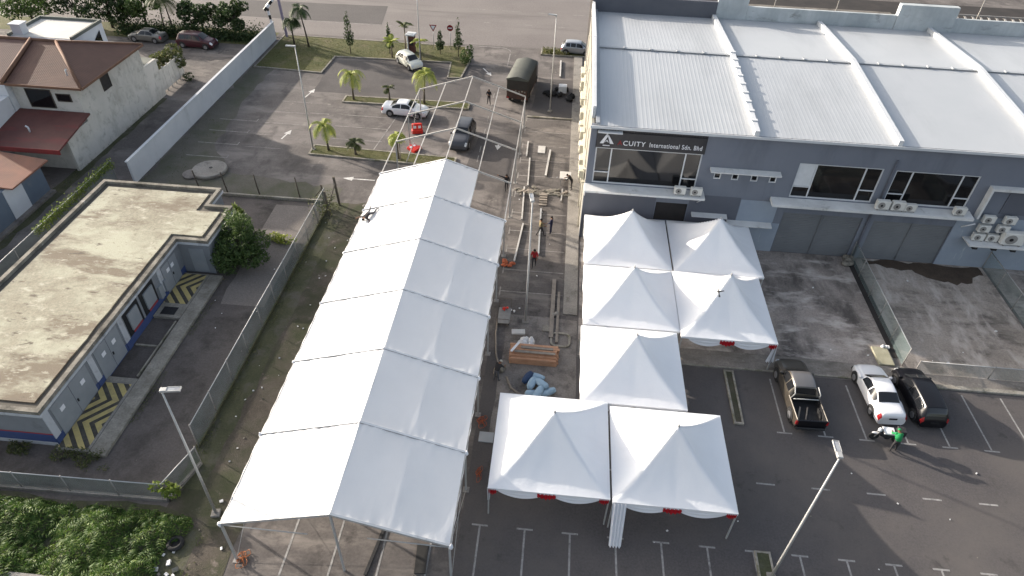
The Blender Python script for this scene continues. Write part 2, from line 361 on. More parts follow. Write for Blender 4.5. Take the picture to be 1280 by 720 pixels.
    def lathe(s, prof, n=20, T=None, sm=True):
        o = len(s.v)
        for r, z in prof:
            for k in range(n):
                a = 2*math.pi*k/n; v = Vector((r*math.cos(a), r*math.sin(a), z)); s.v.append(tuple(T @ v if T else v))
        for i in range(len(prof)-1):
            for k in range(n):
                a = o+i*n+k; b = o+i*n+(k+1) % n; s.face((a, b, b+n, a+n), sm)
        s.face([o+k for k in range(n-1, -1, -1)]); s.face([o+(len(prof)-1)*n+k for k in range(n)])
        return s
    def ball(s, c, r, n=10, m=6, jit=0):
        rx, ry, rz = (r, r, r) if not hasattr(r, '__len__') else r
        o = len(s.v)
        for i in range(m+1):
            t = math.pi*i/m
            for k in range(n):
                a = 2*math.pi*k/n; j = 1+random.uniform(-jit, jit)
                s.v.append((c[0]+rx*j*math.sin(t)*math.cos(a), c[1]+ry*j*math.sin(t)*math.sin(a), c[2]-rz*j*math.cos(t)))
        for i in range(m):
            for k in range(n):
                a = o+i*n+k; b = o+i*n+(k+1) % n; s.face((a, b, b+n, a+n), True)
        return s
    def grid(s, P, nu, nv, sm=True):
        o = len(s.v)
        for i in range(nu+1):
            for j in range(nv+1): s.v.append(tuple(P(i/nu, j/nv)))
        for i in range(nu):
            for j in range(nv):
                a = o+i*(nv+1)+j; s.face((a, a+nv+1, a+nv+2, a+1), sm)
        return s
    def leaf(s, c, size, nrm=None, asp=1.0):
        n = Vector((random.gauss(0, 1), random.gauss(0, 1), random.gauss(0, 1)+.6)).normalized() if nrm is None else nrm
        u = n.orthogonal().normalized(); u.rotate(Matrix.Rotation(random.uniform(0, 6.28), 3, n)); w = n.cross(u)
        c = Vector(c); a = size; b = size*asp
        s.add([c-u*a*.5, c+w*b*.32, c+u*a*.5, c-w*b*.32], [(0, 1, 2, 3)])
    def islands(s):
        par = list(range(len(s.v)))
        def fd(a):
            while par[a] != a: par[a] = par[par[a]]; a = par[a]
            return a
        for f in s.f:
            r = fd(f[0])
            for i in f[1:]: par[fd(i)] = r
        gr = {}
        for k, f in enumerate(s.f): gr.setdefault(fd(f[0]), []).append(k)
        out = []
        for fs in gr.values():
            m = MB(); mp = {}
            for k in fs:
                idx = []
                for i in s.f[k]:
                    if i not in mp: mp[i] = len(m.v); m.v.append(s.v[i])
                    idx.append(mp[i])
                m.f.append(tuple(idx)); m.mi.append(s.mi[k]); m.smooth.append(s.smooth[k])
            out.append(m)
        return out
    def build(s, name, mats, parent=None, loc=None, solid=0, bev=0):
        if name in SPLIT and parent:
            isl = s.islands()
            if len(isl) > 1:
                for m in isl[1:]: LAST.append(m._build(name, mats, parent, loc, solid, bev))
                o = isl[0]._build(name, mats, parent, loc, solid, bev); return o
        return s._build(name, mats, parent, loc, solid, bev)
    def _build(s, name, mats, parent=None, loc=None, solid=0, bev=0):
        me = bpy.data.meshes.new(name); me.from_pydata(s.v, [], s.f)
        if not isinstance(mats, (list, tuple)): mats = [mats]
        for m in mats: me.materials.append(MT[m] if isinstance(m, str) else m)
        me.polygons.foreach_set('material_index', s.mi); me.polygons.foreach_set('use_smooth', s.smooth)
        me.update()
        o = bpy.data.objects.new(name, me); COL.objects.link(o)
        if parent: o.parent = parent
        if loc: o.location = loc
        if solid:
            md = o.modifiers.new('thick', 'SOLIDIFY'); md.thickness = solid; md.offset = 0
        if bev:
            md = o.modifiers.new('bevel', 'BEVEL'); md.width = bev; md.segments = 2; md.limit_method = 'ANGLE'
        return o
def tag(o, label=None, cat=None, group=None, kind=None):
    if label: o['label'] = label
    if cat: o['category'] = cat
    if group: o['group'] = group
    if kind: o['kind'] = kind
    return o
def thing(name, label, cat, loc=(0, 0, 0), rz=0, group=None):
    o = bpy.data.objects.new(name, None); COL.objects.link(o); o.location = loc; o.rotation_euler = (0, 0, rz)
    o.empty_display_size = .3
    return tag(o, label, cat, group)
KIDS = {}
def dup(root, loc, rz=0, label=None, group=None, scale=None):
    def cp(o, par):
        c = o.copy(); COL.objects.link(c); c.parent = par
        for ch in list(o.children): cp(ch, c)
        return c
    r = cp(root, None); r.location = loc; r.rotation_euler = (root.rotation_euler[0], root.rotation_euler[1], rz)
    if label: r['label'] = label
    if group: r['group'] = group
    if scale: r.scale = scale if hasattr(scale, '__len__') else (scale,)*3
    return r
def struct(name, mb, mats): return tag(mb.build(name, mats), kind='structure')

# ------------------------------------------------------------------ ground, roads, markings
def ragged(poly, step=1.0, amp=.18, seed=0):
    out = []
    for i in range(len(poly)):
        p = Vector(poly[i]); q = Vector(poly[(i+1) % len(poly)]); n = max(1, int((q-p).length/step))
        for k in range(n):
            t = p.lerp(q, k/n)
            if k or amp < .3: t = t+Vector((mnoise.noise(Vector((t.x*.7, t.y*.7, seed))), mnoise.noise(Vector((t.x*.7, t.y*.7, seed+9)))))*amp
            out.append(tuple(t))
    return out
struct('ground', MB().rect(-420, -300, 420, 700, 0), 'asphalt_old')
struct('road', MB().rect(-420, 84.6, 420, 112, .006), 'road')
struct('road_patch', MB().sheet(ragged([(-46, 89.6), (-24.3, 89.7), (-25.2, 97), (-47, 96)], 2, .15), .012), 'road_patch')
struct('parking_lot_south', MB().sheet([(-3.3, -10), (70, -10), (70, 31.2), (-3.3, 31.2)], .008), 'asphalt_new')
struct('parking_lot_under_marquee', MB().sheet(ragged([(-14.4, 5), (-3.3, 5), (-3.3, 47), (-14.6, 47)], 1.5, .2), .004), 'asphalt_mid')
struct('parking_aisle', MB().sheet(ragged([(-3.3, 34.8), (1.7, 34.8), (1.7, 66), (-3.3, 66)], 2, .15), .008), 'asphalt_mid')
struct('asphalt_patch', MB().sheet(ragged([(-26.9, 68), (-8.5, 68), (-9, 78), (-13.3, 78.2), (-27, 77)], 2, .5), .009), 'asphalt_patch')
struct('lot_edge_ground', MB().sheet(ragged([(-35.8, 46.6), (-18, 46.6), (-18.2, 49.2), (-29, 50.5), (-32.2, 55), (-33.2, 66), (-33.5, 74), (-35.8, 74)], 1.2, .8, 3), .006), 'lot_moss')
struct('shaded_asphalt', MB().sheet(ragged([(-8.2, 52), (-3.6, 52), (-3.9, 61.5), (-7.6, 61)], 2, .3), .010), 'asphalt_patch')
struct('concrete_pad', MB().sheet(ragged([(-2.5, 24), (2.5, 24), (2.5, 34.7), (-2.3, 34.8)], 1.5, .12), .012), 'concrete_pad')
struct('walkway', MB().box(1.5, 2.5, 35.2, 83, 0, .10), 'concrete')
struct('driveway', MB().sheet(ragged([(15.6, 32.9), (23.6, 32.6), (23.9, 44.7), (15.6, 44.7)], 3, .05), .030), 'driveway')
struct('driveway_right', MB().sheet([(24.3, 32.3), (34.0, 32.3), (34.2, 44.7), (24.3, 44.7)], .030), 'driveway_b')
struct('driveway_far_right', MB().sheet([(34.4, 32.3), (60, 32.3), (60, 44.7), (34.4, 44.7)], .026), 'driveway')
struct('driveway_covered', MB().sheet([(2.6, 31.4), (15.5, 31.4), (15.5, 44.7), (2.6, 44.7)], .022), 'driveway')
struct('mud', MB().sheet(ragged([(24.9, 43.9), (27, 43.7), (28.6, 43.3), (29.8, 42.6), (31.3, 42.1), (32.6, 42.5), (32.9, 43.2), (33.9, 43.6), (33.9, 44.6), (24.9, 44.6)], .4, .55, 5), .036), 'mud')
struct('footpath', MB().box(2.6, 60, 31.45, 32.85, 0, .025), 'footway')
k = MB().bbox(8.9, 24.9, 31.3, 31.42, 0, .09, .02); k.bbox(25.1, 60, 31.05, 31.4, 0, .14, .03)
struct('kerb', k, 'kerb')
# drain between driveways
d = MB().box(23.62, 24.28, 33.6, 44.6, .0, .034); struct('drain', d, 'dark_void')
# left side strips
struct('compound_yard', MB().sheet(ragged([(-37.6, 18.4), (-18.6, 18.4), (-18.6, 46.9), (-37.0, 46.9)], 4, .05), .012), 'yard')
struct('yard_slab', MB().sheet(ragged([(-22.5, 33.4), (-19.4, 33.4), (-19.4, 46.0), (-23.0, 46.0)], 1.5, .2), .018), 'slab_a')
struct('dirt_strip', MB().sheet(ragged([(-18.7, 10), (-14.3, 10), (-14.3, 47.5), (-18.7, 46.8)], 1.0, .35, 2), .016), 'dirt')
struct('mossy_verge', MB().sheet(ragged([(-18.75, 19), (-17.3, 19), (-17.0, 47), (-18.75, 47)], .8, .4, 6), .022), 'moss')
struct('alley', MB().sheet([(-42.4, 20), (-37.1, 20), (-37.1, 47), (-36.1, 47.5), (-36.1, 84), (-42.4, 84)], .010), 'asphalt_old')
struct('alley_verge', MB().sheet(ragged([(-42.3, 26), (-41.0, 26), (-41.2, 64), (-42.3, 64)], .9, .35, 4), .016), 'moss')
struct('back_street', MB().sheet([(-75, 70), (-36.1, 70), (-36.1, 84), (-75, 84)], .014), 'asphalt_mid')
struct('scrub_ground', MB().sheet(ragged([(-45, 5), (-15.5, 5), (-16.2, 16.6), (-19, 17.9), (-45, 17.7)], 1, .4, 8), .020), 'moss')
struct('garden_ground', MB().sheet([(-110, 79.8), (-36.4, 79.8), (-36.4, 84.4), (-110, 84.4)], .018), 'grass_ground')

# painted markings
mk = MB()
for i in range(-4, 20):
    x = -2.3+2.33*i
    if -2.6 < x < 30 or x <= -2.6:
        top = 18.5
        mk.rect(x-.05, 5, x+.05, top, .014)
        if x > -3: mk.rect(x-.42, top+.0, x+.42, top+.10, .0145)
struct('parking_lines_near', mk, 'paint_sharp')
mk = MB()
for i in range(9):
    x0 = 14.95+2.4*i
    mk.line((x0, 26.45), (x0, 30.7), .10, .014); mk.rect(x0-.45, 26.33, x0+.45, 26.43, .0145)
for i in range(14):
    x0 = 3.6+3.0*i; mk.rect(x0, 22.62, x0+1.02, 22.72, .014)
struct('parking_lines_bays', mk, 'paint_sharp')
mk = MB()
for y in (37.2, 39.75, 42.4, 44.85, 47.5, 50.4, 53.55, 56.4, 59.3, 62.2, 65.0):
    mk.rect(-3.1, y, 1.4, y+.09, .014); mk.rect(-3.2, y-.5, -3.1, y+.5, .0145)
struct('parking_lines_aisle', mk, 'paint_faded')
mk = MB()
for i, y in enumerate((57.9, 60.5, 63.0)):
    mk.rect(-22.5+.3*i, y, -16.8, y+.10, .014)
mk.line((-17.3, 55.4), (-16.5, 63.8), .11, .0145)
for y in (52.9, 55.4, 57.9, 60.3):
    mk.rect(-34.0, y, -30.2, y+.10, .014); mk.rect(-30.2, y-.05, -30.1, y+.55, .0145)
mk.rect(-25.5, 62.9, -23.5, 63.0, .014)
for y in (55.2, 57.7, 60.2, 62.7, 65.2): mk.rect(-29.3, y, -25.6, y+.08, .014)
struct('parking_lines_upper', mk, 'paint_faded')
mk = MB()
for y in (55.4, 57.3, 60.9, 63.8, 66.6, 69.4): mk.rect(-7.2, y, -7.1, y+1.25, .016)
for y in (50, 53.4, 56.6, 59.7, 62.6): mk.rect(-3.45, y, -3.33, y+1.2, .016)
mk.rect(-40, 89.3, -17, 89.42, .014)
for x in range(-16, 60, 5): mk.rect(x, 92.8, x+1.6, 92.95, .014); mk.rect(x+2, 98, x+4.6, 98.15, .014)
mk.rect(-11.5, 84.1, -7.8, 84.3, .014)
for a in range(10):
    t0, t1 = a/10*1.5, (a+1)/10*1.5
    mk.line((-8.0+1.6*math.sin(t0), 82.7+1.5*math.cos(t0)), (-8.0+1.6*math.sin(t1), 82.7+1.5*math.cos(t1)), .14, .0145+a*.0002)
mk.rect(-6.5, 78.6, -6.38, 82.4, .014)
for x in range(-60, 60, 7): mk.rect(x, 104.5, x+3, 104.7, .014)
struct('lane_lines', mk, 'paint_faded')
def arrow(mb, x, y, yaw, L=2.6):
    T = Matrix.Translation((x, y, 0)) @ Matrix.Rotation(yaw, 4, 'Z')
    for poly in ([(-L/2, -.07), (L/2-.9, -.07), (L/2-.9, .07), (-L/2, .07)], [(L/2-.9, -.34), (L/2, 0), (L/2-.9, .34)]):
        mb.sheet([tuple((T @ Vector((p[0], p[1], 0))).to_2d()) for p in poly], .017)
mk = MB(); arrow(mk, -17.2, 50.9, math.pi, 2.9); arrow(mk, -26.3, 58.1, R(80), 2.0); arrow(mk, -5.5, 58.6, R(-90), 1.3)
arrow(mk, -27, 67.5, R(80), 2.4); arrow(mk, -8.6, 76.3, R(-60), 2.4)
struct('road_arrows', mk, 'paint_white')

# planted islands with kerbs
def kerbed(name, poly, label, h=.14, w=.16, gm='grass_ground', km='kerb', ext=None):
    struct(name, MB().prism(poly, 0, h*.75), gm)
    k = MB()
    for i in range(len(poly)):
        p = Vector(poly[i]+(h/2,)); q = Vector(poly[(i+1) % len(poly)]+(h/2,)); d = (q-p).normalized()
        k.bar(p-d*w*.5+Vector((0, 0, .001*i)), q+d*w*.5+Vector((0, 0, .001*i)), w, h)
    struct(name+'_kerb', k, km)
kerbed('verge', [(-35.4, 73.4), (-27.4, 72.9), (-27.2, 77.8), (-13.2, 78.3), (-12.9, 73.8), (-11.4, 74.0), (-11.0, 79.5), (-12.2, 83.4), (-35.4, 83.6)], None, km='kerb_pale')
kerbed('island', [(-22.9, 65.9), (-9.5, 66.2), (-9.5, 67.6), (-22.9, 67.3)], None)
kerbed('island_lower', [(-22.9, 54.6), (-9.2, 54.0), (-9.2, 55.7), (-22.9, 56.3)], None)
kerbed('planter_strip', [(12.08, 26.75), (12.55, 26.75), (12.6, 31.0), (12.1, 31.0)], None, w=.12, gm='dirt', km='kerb')
kerbed('planter_strip_near', [(11.7, 15.2), (12.45, 15.2), (12.45, 18.5), (11.75, 18.5)], None, w=.10, gm='moss')
kerbed('roadside_island', [(-2.6, 82.6), (7, 82.6), (7, 84.5), (-2.6, 84.5)], None)
# dark kerb line between aisle blocks and the loading corner
struct('aisle_kerb', MB().bbox(-3.0, 1.7, 50.55, 50.75, 0, .13, .02).bbox(-3.2, 1.6, 65.3, 65.55, 0, .14, .02), 'kerb')
struct('compound_kerb', MB().bbox(-36, -18.8, 46.75, 46.95, 0, .25, .03), 'kerb')

# ------------------------------------------------------------------ grey factory building
Y0, ZE, ZR, YR, YB, ZB = 44.7, 9.95, 10.9, 57.0, 67.5, 10.5
bld = thing('factory_building', 'long grey two-storey factory building with pale metal roof behind the tents', 'building', (24, 56, 0))
def P_(mb, name, mats, parent, **kw):
    """build with world coordinates, parented so that it stays put"""
    LAST.clear()
    o = mb.build(name, mats, parent, **kw); made = [o]+list(LAST)
    w = Matrix.Translation(parent.location)
    q = parent.parent
    base = Vector(parent.location)
    while q: base = base+Vector(q.location); q = q.parent
    for q in made:
        for v in q.data.vertices: v.co -= base
    return o
XE = 52
holes = [(3.0, 10.75, 5.15, 8.15), (17.75, 23.75, 5.12, 8.0), (24.6, 30.55, 5.15, 7.95), (8.1, 10.5, 2.2, 3.85),
         (17.8, 23.75, .0, 3.75), (24.6, 30.45, .0, 3.6)]
for x in (11.9, 13.2, 14.6, 15.95): holes.append((x, x+.5, 6.25, 6.75))
xs = sorted({2.5, XE} | {h[0] for h in holes} | {h[1] for h in holes})
zs = sorted({0, ZE-.05} | {h[2] for h in holes} | {h[3] for h in holes})
w = MB()
for i in range(len(xs)-1):
    j = 0
    while j < len(zs)-1:
        def inh(a, b): 
            cx, cz = (xs[a]+xs[a+1])/2, (zs[b]+zs[b+1])/2
            return any(h[0] < cx < h[1] and h[2] < cz < h[3] for h in holes)
        if inh(i, j): j += 1; continue
        k = j
        while k+1 < len(zs)-1 and not inh(i, k+1): k += 1
        w.box(xs[i], xs[i+1], Y0, Y0+.25, zs[j], zs[k+1]); j = k+1
w.box(2.75, XE, Y0+.6, Y0+.7, 0.1, ZE-.1)
w.box(XE-.25, XE, Y0+.25, YB, 0, ZE-.05); w.box(2.7, XE-.3, YB-.25, YB, 0, ZB-.1)
P_(w, 'wall', 'facade', bld)
P_(MB().box(2.5, 2.7, Y0+.25, YB, 0, ZE-.05), 'side_wall', 'side_wall', bld)
# lighter repaint patches and ribs
pp = MB().box(14.4, 17.2, Y0-.012, Y0-.002, 2.7, 4.6); pp.box(30.5, 46, Y0-.012, Y0-.002, 0, 4.6); pp.box(14.9, 17.75, Y0-.01, Y0-.002, 0, 2.69)
P_(pp, 'painted_panel', 'facade_pale', bld)
pd = MB().box(2.55, 8.05, Y0-.012, Y0-.002, 0, 4.7); pd.box(10.55, 14.35, Y0-.013, Y0-.002, 0, 4.75)
P_(pd, 'painted_base', 'facade_dark', bld)
# roof of corrugated sheets
def zroof(y):
    return ZE+(ZR-ZE)*(y-Y0)/(YR-Y0) if y < YR else ZR-(ZR-ZB)*(y-YR)/(YB-YR)
def corr(x0, x1, ya, yb, pitch=.30, h=.014):
    m = MB(); xs_ = []; n = int((x1-x0)/pitch)
    for i in range(n):
        a = x0+i*pitch; xs_ += [(a, 0), (a+pitch*.55, 0), (a+pitch*.68, h), (a+pitch*.87, h)]
    xs_.append((x1, 0))
    za, zb = zroof(ya), zroof(yb)
    o = len(m.v)
    for x, dz in xs_: m.v.append((x, ya, za+dz)); m.v.append((x, yb, zb+dz))
    for i in range(len(xs_)-1): a = o+2*i; m.face((a, a+2, a+3, a+1))
    return m
cuts = [2.8, 14.1, 24.0, 34.2, 44.4, XE]
for i in range(5):
    a, b = cuts[i]+.12, cuts[i+1]-.12
    hh = (.006, .003, .0012, .0012, .0012)[i]
    P_(corr(a, b, Y0-.12, YR-.03, h=hh), 'roof_sheet', 'roof_metal', bld); P_(corr(a, b, YR+.03, YB-.12, h=hh*.7), 'roof_sheet', 'roof_metal', bld)
    s = MB().bar((a, YR, ZR+.07), (b, YR, ZR+.07), .30, .05)
    for t in range(1, 5):
        x = a+(b-a)*t/5; s.box(x-.07, x+.07, YR-.2, YR+.2, ZR+.09, ZR+.17)
    P_(s, 'roof_joint', 'roof_seam', bld)
for x in cuts[1:-1]:
    m = MB(); zt = .42
    pts = [Y0-.10, YR, YB-.15]
    for a, b in zip(pts[:-1], pts[1:]):
        m.bar((x, a, zroof(a)+.16), (x, b, zroof(b)+.16), .34, .42)
    if x < 15:
        for t in range(9):
            y = Y0+1.2+t*1.35; m.box(x-.26, x+.22, y, y+.3, zroof(y)+.36, zroof(y)+.44)
    P_(m, 'party_ridge', 'ridge_white', bld)
# left parapet and gutters
lp = MB()
for a, b in ((45.6, YR), (YR, YB)): lp.bar((2.62, a, zroof(a)+.42), (2.62, b, zroof(b)+.42), .24, .95)
P_(lp, 'side_parapet', 'ridge_white', bld)
g = MB().bar((2.92, Y0, zroof(Y0)+.10), (2.92, YR, zroof(YR)+.1), .28, .14); g.bar((2.92, YR, zroof(YR)+.10), (2.92, YB, zroof(YB)+.1), .28, .14)
P_(g, 'side_gutter', 'roof_seam', bld)
P_(MB().box(2.4, XE+.1, Y0-.34, Y0-.14, ZE-.17, ZE-.03).box(2.4, XE+.1, Y0-.34, Y0-.30, ZE-.03, ZE+.03), 'gutter', 'ridge_white', bld)
P_(MB().box(2.4, XE+.1, Y0-.14, Y0+.0, ZE-.26, ZE-.10), 'fascia', 'roof_seam', bld)
P_(MB().box(2.55, 14.25, YB-.1, YB+.25, ZB-.3, 12.0), 'back_wall', 'parapet_dark', bld)
bp = MB().box(14.27, 17.1, YB-.05, YB+.35, ZB-.3, 12.9); bp.box(17.12, 30.9, YB-.02, YB+.25, ZB-.3, 11.75)
bp.box(30.92, 36.2, YB-.12, YB+.5, ZB-.3, 12.75); bp.box(36.22, XE, YB-.02, YB+.25, ZB-.3, 11.75)
P_(bp, 'back_parapet', 'parapet_old', bld)
P_(MB().box(17.1, 30.8, YB+.26, YB+1.5, ZB-.4, 11.55).box(36.3, XE, YB+.26, YB+1.1, ZB-.4, 11.4), 'back_ledge', 'brown_conc', bld)
P_(MB().box(2.6, XE, YB+1.6, YB+9, 0, 10.4), 'rear_block', 'dark_void', bld)
lt = MB()
for i in range(26):
    x = 36.6+i*.75; lt.bar((x, YB+1.3, 11.1), (x+.55, YB+3.3, 11.1), .16, .08)
lt.bar((36.4, YB+1.35, 11.2), (56, YB+1.35, 11.2), .12, .12); lt.bar((36.4, YB+3.2, 11.2), (56, YB+3.2, 11.2), .12, .12)
P_(lt, 'roof_trellis', 'galv_dull', bld)
lt = MB()
for x in (19.8, 25.6, 38.6, 44): lt.bar((x, YB+1.0, 11.3), (x, YB+1.0, 13.4), .07)
P_(lt, 'mast', 'galv_dull', bld)
# windows: each is frame + panes
def window(x0, x1, z0, z1, mull, trans, panes_blank=()):
    fr = MB(); y = Y0+.06; t = .09
    fr.box(x0, x1, y, y+.08, z1-t, z1); fr.box(x0, x1, y, y+.08, z0, z0+t)
    for x in [x0]+list(mull)+[x1-t]: fr.box(x, x+t, y+.002, y+.078, z0+t, z1-t)
    for a, b, z in trans: fr.box(a+t, b, y+.004, y+.076, z, z+t*.8)
    f = P_(fr, 'window', 'white_frame', bld)
    P_(MB().box(x0+.02, x1-.02, y+.1, y+.13, z0+.02, z1-.02), 'pane', 'glass', f)
    for a, b, c, d in panes_blank:
        P_(MB().box(a, b, y+.02, y+.06, c, d), 'blind_panel', 'white_frame', f)
    return f
window(3.0, 10.75, 5.15, 8.15, (4.12, 9.52), ((3.0, 4.12, 6.05), (9.52, 10.7, 5.95)))
window(17.75, 23.75, 5.12, 8.0, (19.0, 22.5), ((22.5, 23.7, 6.05), (17.75, 19.0, 6.0)), ((17.84, 18.98, 6.1, 7.9),))
window(24.6, 30.55, 5.15, 7.95, (25.8, 29.35), ((24.6, 25.8, 5.95), (29.35, 30.5, 5.95)))
for x in (11.9, 13.2, 14.6, 15.95):
    fr = MB()
    for a, b, c, d in ((x, x+.5, 6.25, 6.31), (x, x+.5, 6.69, 6.75), (x, x+.06, 6.31, 6.69), (x+.44, x+.5, 6.31, 6.69)): fr.box(a, b, Y0-.03, Y0+.1, c, d)
    f = P_(fr, 'vent_window', 'white_frame', bld); P_(MB().box(x, x+.5, Y0+.12, Y0+.15, 6.25, 6.75), 'pane', 'glass', f)
P_(MB().box(8.1, 10.5, Y0+.1, Y0+.14, 2.2, 3.85), 'upper_opening', 'dark_void', bld)
def awning(x0, x1, z0, z1, d, slope=.1, name='ledge'):
    m = MB(); ya = Y0-.002
    m.add([(x0, ya, z0), (x1, ya, z0), (x1, ya-d, z0), (x0, ya-d, z0), (x0, ya, z1), (x1, ya, z1), (x1, ya-d, z1-slope), (x0, ya-d, z1-slope)],
          [(0,1,2,3), (7,6,5,4), (3,2,6,7), (0,3,7,4), (2,1,5,6), (0,4,5,1)])
    return P_(m, name, 'ledge', bld)
awning(2.45, 11.45, 4.82, 5.08, .95); awning(16.45, 31.0, 4.75, 5.05, .95); awning(11.5, 16.6, 7.0, 7.18, .55)
awning(10.9, 13.6, 3.05, 3.2, .5); awning(13.7, 17.1, 2.55, 2.72, .6)
sc_ = MB()
for x0, x1, n in ((17.8, 23.75, 3.75), (24.6, 30.45, 3.6)):
    pass
for (x0, x1, zt) in ((17.8, 23.75, 3.75), (24.6, 30.45, 3.6)):
    m = MB(); mid = (x0+x1)/2
    for a, b in ((x0+.02, mid-.04), (mid+.04, x1-.02)):
        n = 24
        for i in range(n):
            z = zt*i/n; m.add([(a, Y0+.10, z), (b, Y0+.10, z), (b, Y0+.125, z+zt/n*.5), (a, Y0+.125, z+zt/n*.5), (b, Y0+.10, z+zt/n), (a, Y0+.10, z+zt/n)], [(0,1,2,3), (3,2,4,5)])
    m.box(mid-.04, mid+.04, Y0+.05, Y0+.11, 0, zt)
    P_(m, 'shutter', 'shutter', bld)
pi = MB().tube([(24.35, Y0-.09, 8.8), (24.3, Y0-.09, 5.1)], .07, 8); pi.tube([(24.15, Y0-.09, 4.7), (24.15, Y0-.09, .1)], .09, 8)
P_(pi, 'drain_pipe', 'facade_dark', bld)
pi = MB().tube([(31.2, Y0-1.0, 4.6), (30.6, Y0-.6, 4.0)], .05, 6); pi.tube([(2.5, Y0-.9, 4.8), (2.55, Y0-.2, 4.1)], .04, 6); pi.tube([(11.3, Y0-.8, 4.8), (11.1, Y0-.2, 4.2)], .04, 6)
P_(pi, 'ledge_bracket', 'white_frame', bld)
# fourth unit bay: white frame box, shelf
fr = MB().box(31.6, 38, Y0-.5, Y0-.002, 7.1, 7.3); fr.box(31.45, 31.6, Y0-.5, Y0-.002, 4.7, 7.3)
P_(fr, 'bay_frame', 'ledge', bld)
fr = MB().box(33.1, 37.5, Y0-.06, Y0-.004, 5.0, 7.0)
P_(fr, 'bay_panel', 'facade_dark', bld)
P_(MB().box(31.5, 38, Y0-1.25, Y0-.004, 2.72, 2.84), 'equipment_shelf', 'ledge', bld)
br = MB()
for x in (31.9, 33.3, 34.7, 36.1): br.box(x, x+.35, Y0-1.15, Y0-.02, 2.45, 2.715)
P_(br, 'shelf_bracket', 'black', bld)
# cladding and sign
P_(MB().box(2.95, 10.85, Y0-.03, Y0-.004, 8.16, 9.62), 'cladding', 'black_clad', bld)
cl = MB()
for i in range(39): x = 3.0+i*.2; cl.box(x, x+.06, Y0-.055, Y0-.031, 8.9, 9.6)
P_(cl, 'cladding_rib', 'black_clad', bld)
sign = thing('shop_sign', 'dark company name sign with white lettering above the left windows', 'sign', (6.9, Y0-.06, 8.6))
def text_mesh(body, size, loc, mat, parent, name='lettering', ext=.02, sx=1.0):
    cu = bpy.data.curves.new(name, 'FONT'); cu.body = body; cu.size = size; cu.extrude = ext; cu.offset = .004; cu.space_character = 1.12
    tmp = bpy.data.objects.new('tmp', cu); COL.objects.link(tmp)
    dg = bpy.context.evaluated_depsgraph_get(); me = bpy.data.meshes.new_from_object(tmp.evaluated_get(dg))
    bpy.data.objects.remove(tmp)
    me.materials.clear(); me.materials.append(MT[mat])
    o = bpy.data.objects.new(name, me); COL.objects.link(o); o.parent = parent
    o.location = loc; o.rotation_euler = (R(90), 0, 0); o.scale = (sx, 1, 1)
    wd = max(v.co.x for v in me.vertices)*sx
    return o, wd
P_(MB().box(3.0, 10.8, Y0-.10, Y0-.06, 8.2, 9.45), 'sign_board', 'black_clad', sign)
o, wd = text_mesh('A', .52, (4.50-6.9, -.05, -.10), 'sign_red', sign)
o, w2 = text_mesh('CUITY', .52, (4.50-6.9+wd+.03, -.05, -.10), 'sign_white', sign)
o, w3 = text_mesh('International Sdn. Bhd', .50, (4.50-6.9+wd+w2+.30, -.05, -.10), 'sign_white', sign, sx=(10.55-4.5-wd-w2-.30)/5.05)
lg = MB()
def quad(pts): lg.add([(p[0], Y0-.13, p[1]) for p in pts]+[(p[0], Y0-.10, p[1]) for p in pts], [tuple(range(len(pts))), tuple(range(2*len(pts)-1, len(pts)-1, -1))]+[(i, i+len(pts), (i+1) % len(pts)+len(pts), (i+1) % len(pts)) for i in range(len(pts))])
quad([(3.22, 8.55), (3.48, 8.55), (3.80, 9.22), (3.68, 9.35)]); quad([(3.70, 9.30), (3.82, 9.20), (4.22, 8.55), (3.95, 8.55)]); quad([(3.55, 8.62), (3.70, 8.75), (3.86, 8.62), (3.72, 8.85)])
P_(lg, 'emblem', 'sign_white', sign)
P_(MB().box(3.45, 3.95, Y0-.12, Y0-.10, 8.36, 8.42), 'emblem_caption', 'sign_white', sign)
P_(MB().box(3.0, 4.75, Y0-.45, Y0-.02, 9.5, 9.58), 'sign_hood', 'white_frame', sign)

# ------------------------------------------------------------------ air conditioners
def make_ac(label, mat='ac', w=.85, h=.62, d=.34, group=None, fans=1):
    t = thing('air_conditioner', label, 'air conditioner', group=group)
    MB().bbox(-w/2, w/2, -d/2, d/2, .06, h, .02).build('housing', mat, t)
    f = MB(); T = Matrix.Translation((-.12, -d/2-.012, h*.53)) @ Matrix.Rotation(R(90), 4, 'X')
    f.lathe([(h*.36, -.01), (h*.36, .012)], 18, T); f.build('fan_grille', 'galv_dull', t)
    f = MB(); T2 = Matrix.Translation((-.12, -d/2-.03, h*.53)) @ Matrix.Rotation(R(90), 4, 'X'); f.lathe([(h*.12, -.008), (h*.12, .012)], 12, T2)
    f.build('fan_hub', 'black', t)
    f = MB()
    for x in (-w/2+.1, w/2-.16): f.box(x, x+.06, -d/2-.03, d/2+.03, 0, .058)
    f.build('foot', 'galv_dull', t); return t
AY = Y0-.62
ac = make_ac('left air conditioner on the white ledge beneath the company sign')
ac.location = (9.55, AY, 5.085)
for x, lab in ((10.75, 'right air conditioner at the end of the ledge beneath the company sign'),
               (24.35, 'first air conditioner from the left on the long ledge above the roller shutters'),
               (25.45, 'second air conditioner on the long ledge, just right of its left-hand twin'),
               (26.35, 'smaller air conditioner third along the long ledge above the right shutter'),
               (29.9, 'lone air conditioner near the right end of the long ledge')):
    dup(ac, (x, AY, 5.055 if x > 12 else 5.085), 0, lab, scale=(.95, 1, .95) if x in (26.35,) else (1.12, 1.05, 1.2) if x in (24.35, 25.45) else None)
big = dup(ac, (34.6, Y0-.7, 2.845), 0, 'biggest air conditioner standing at the right of the wall shelf', scale=(1.9, 1.5, 1.75))
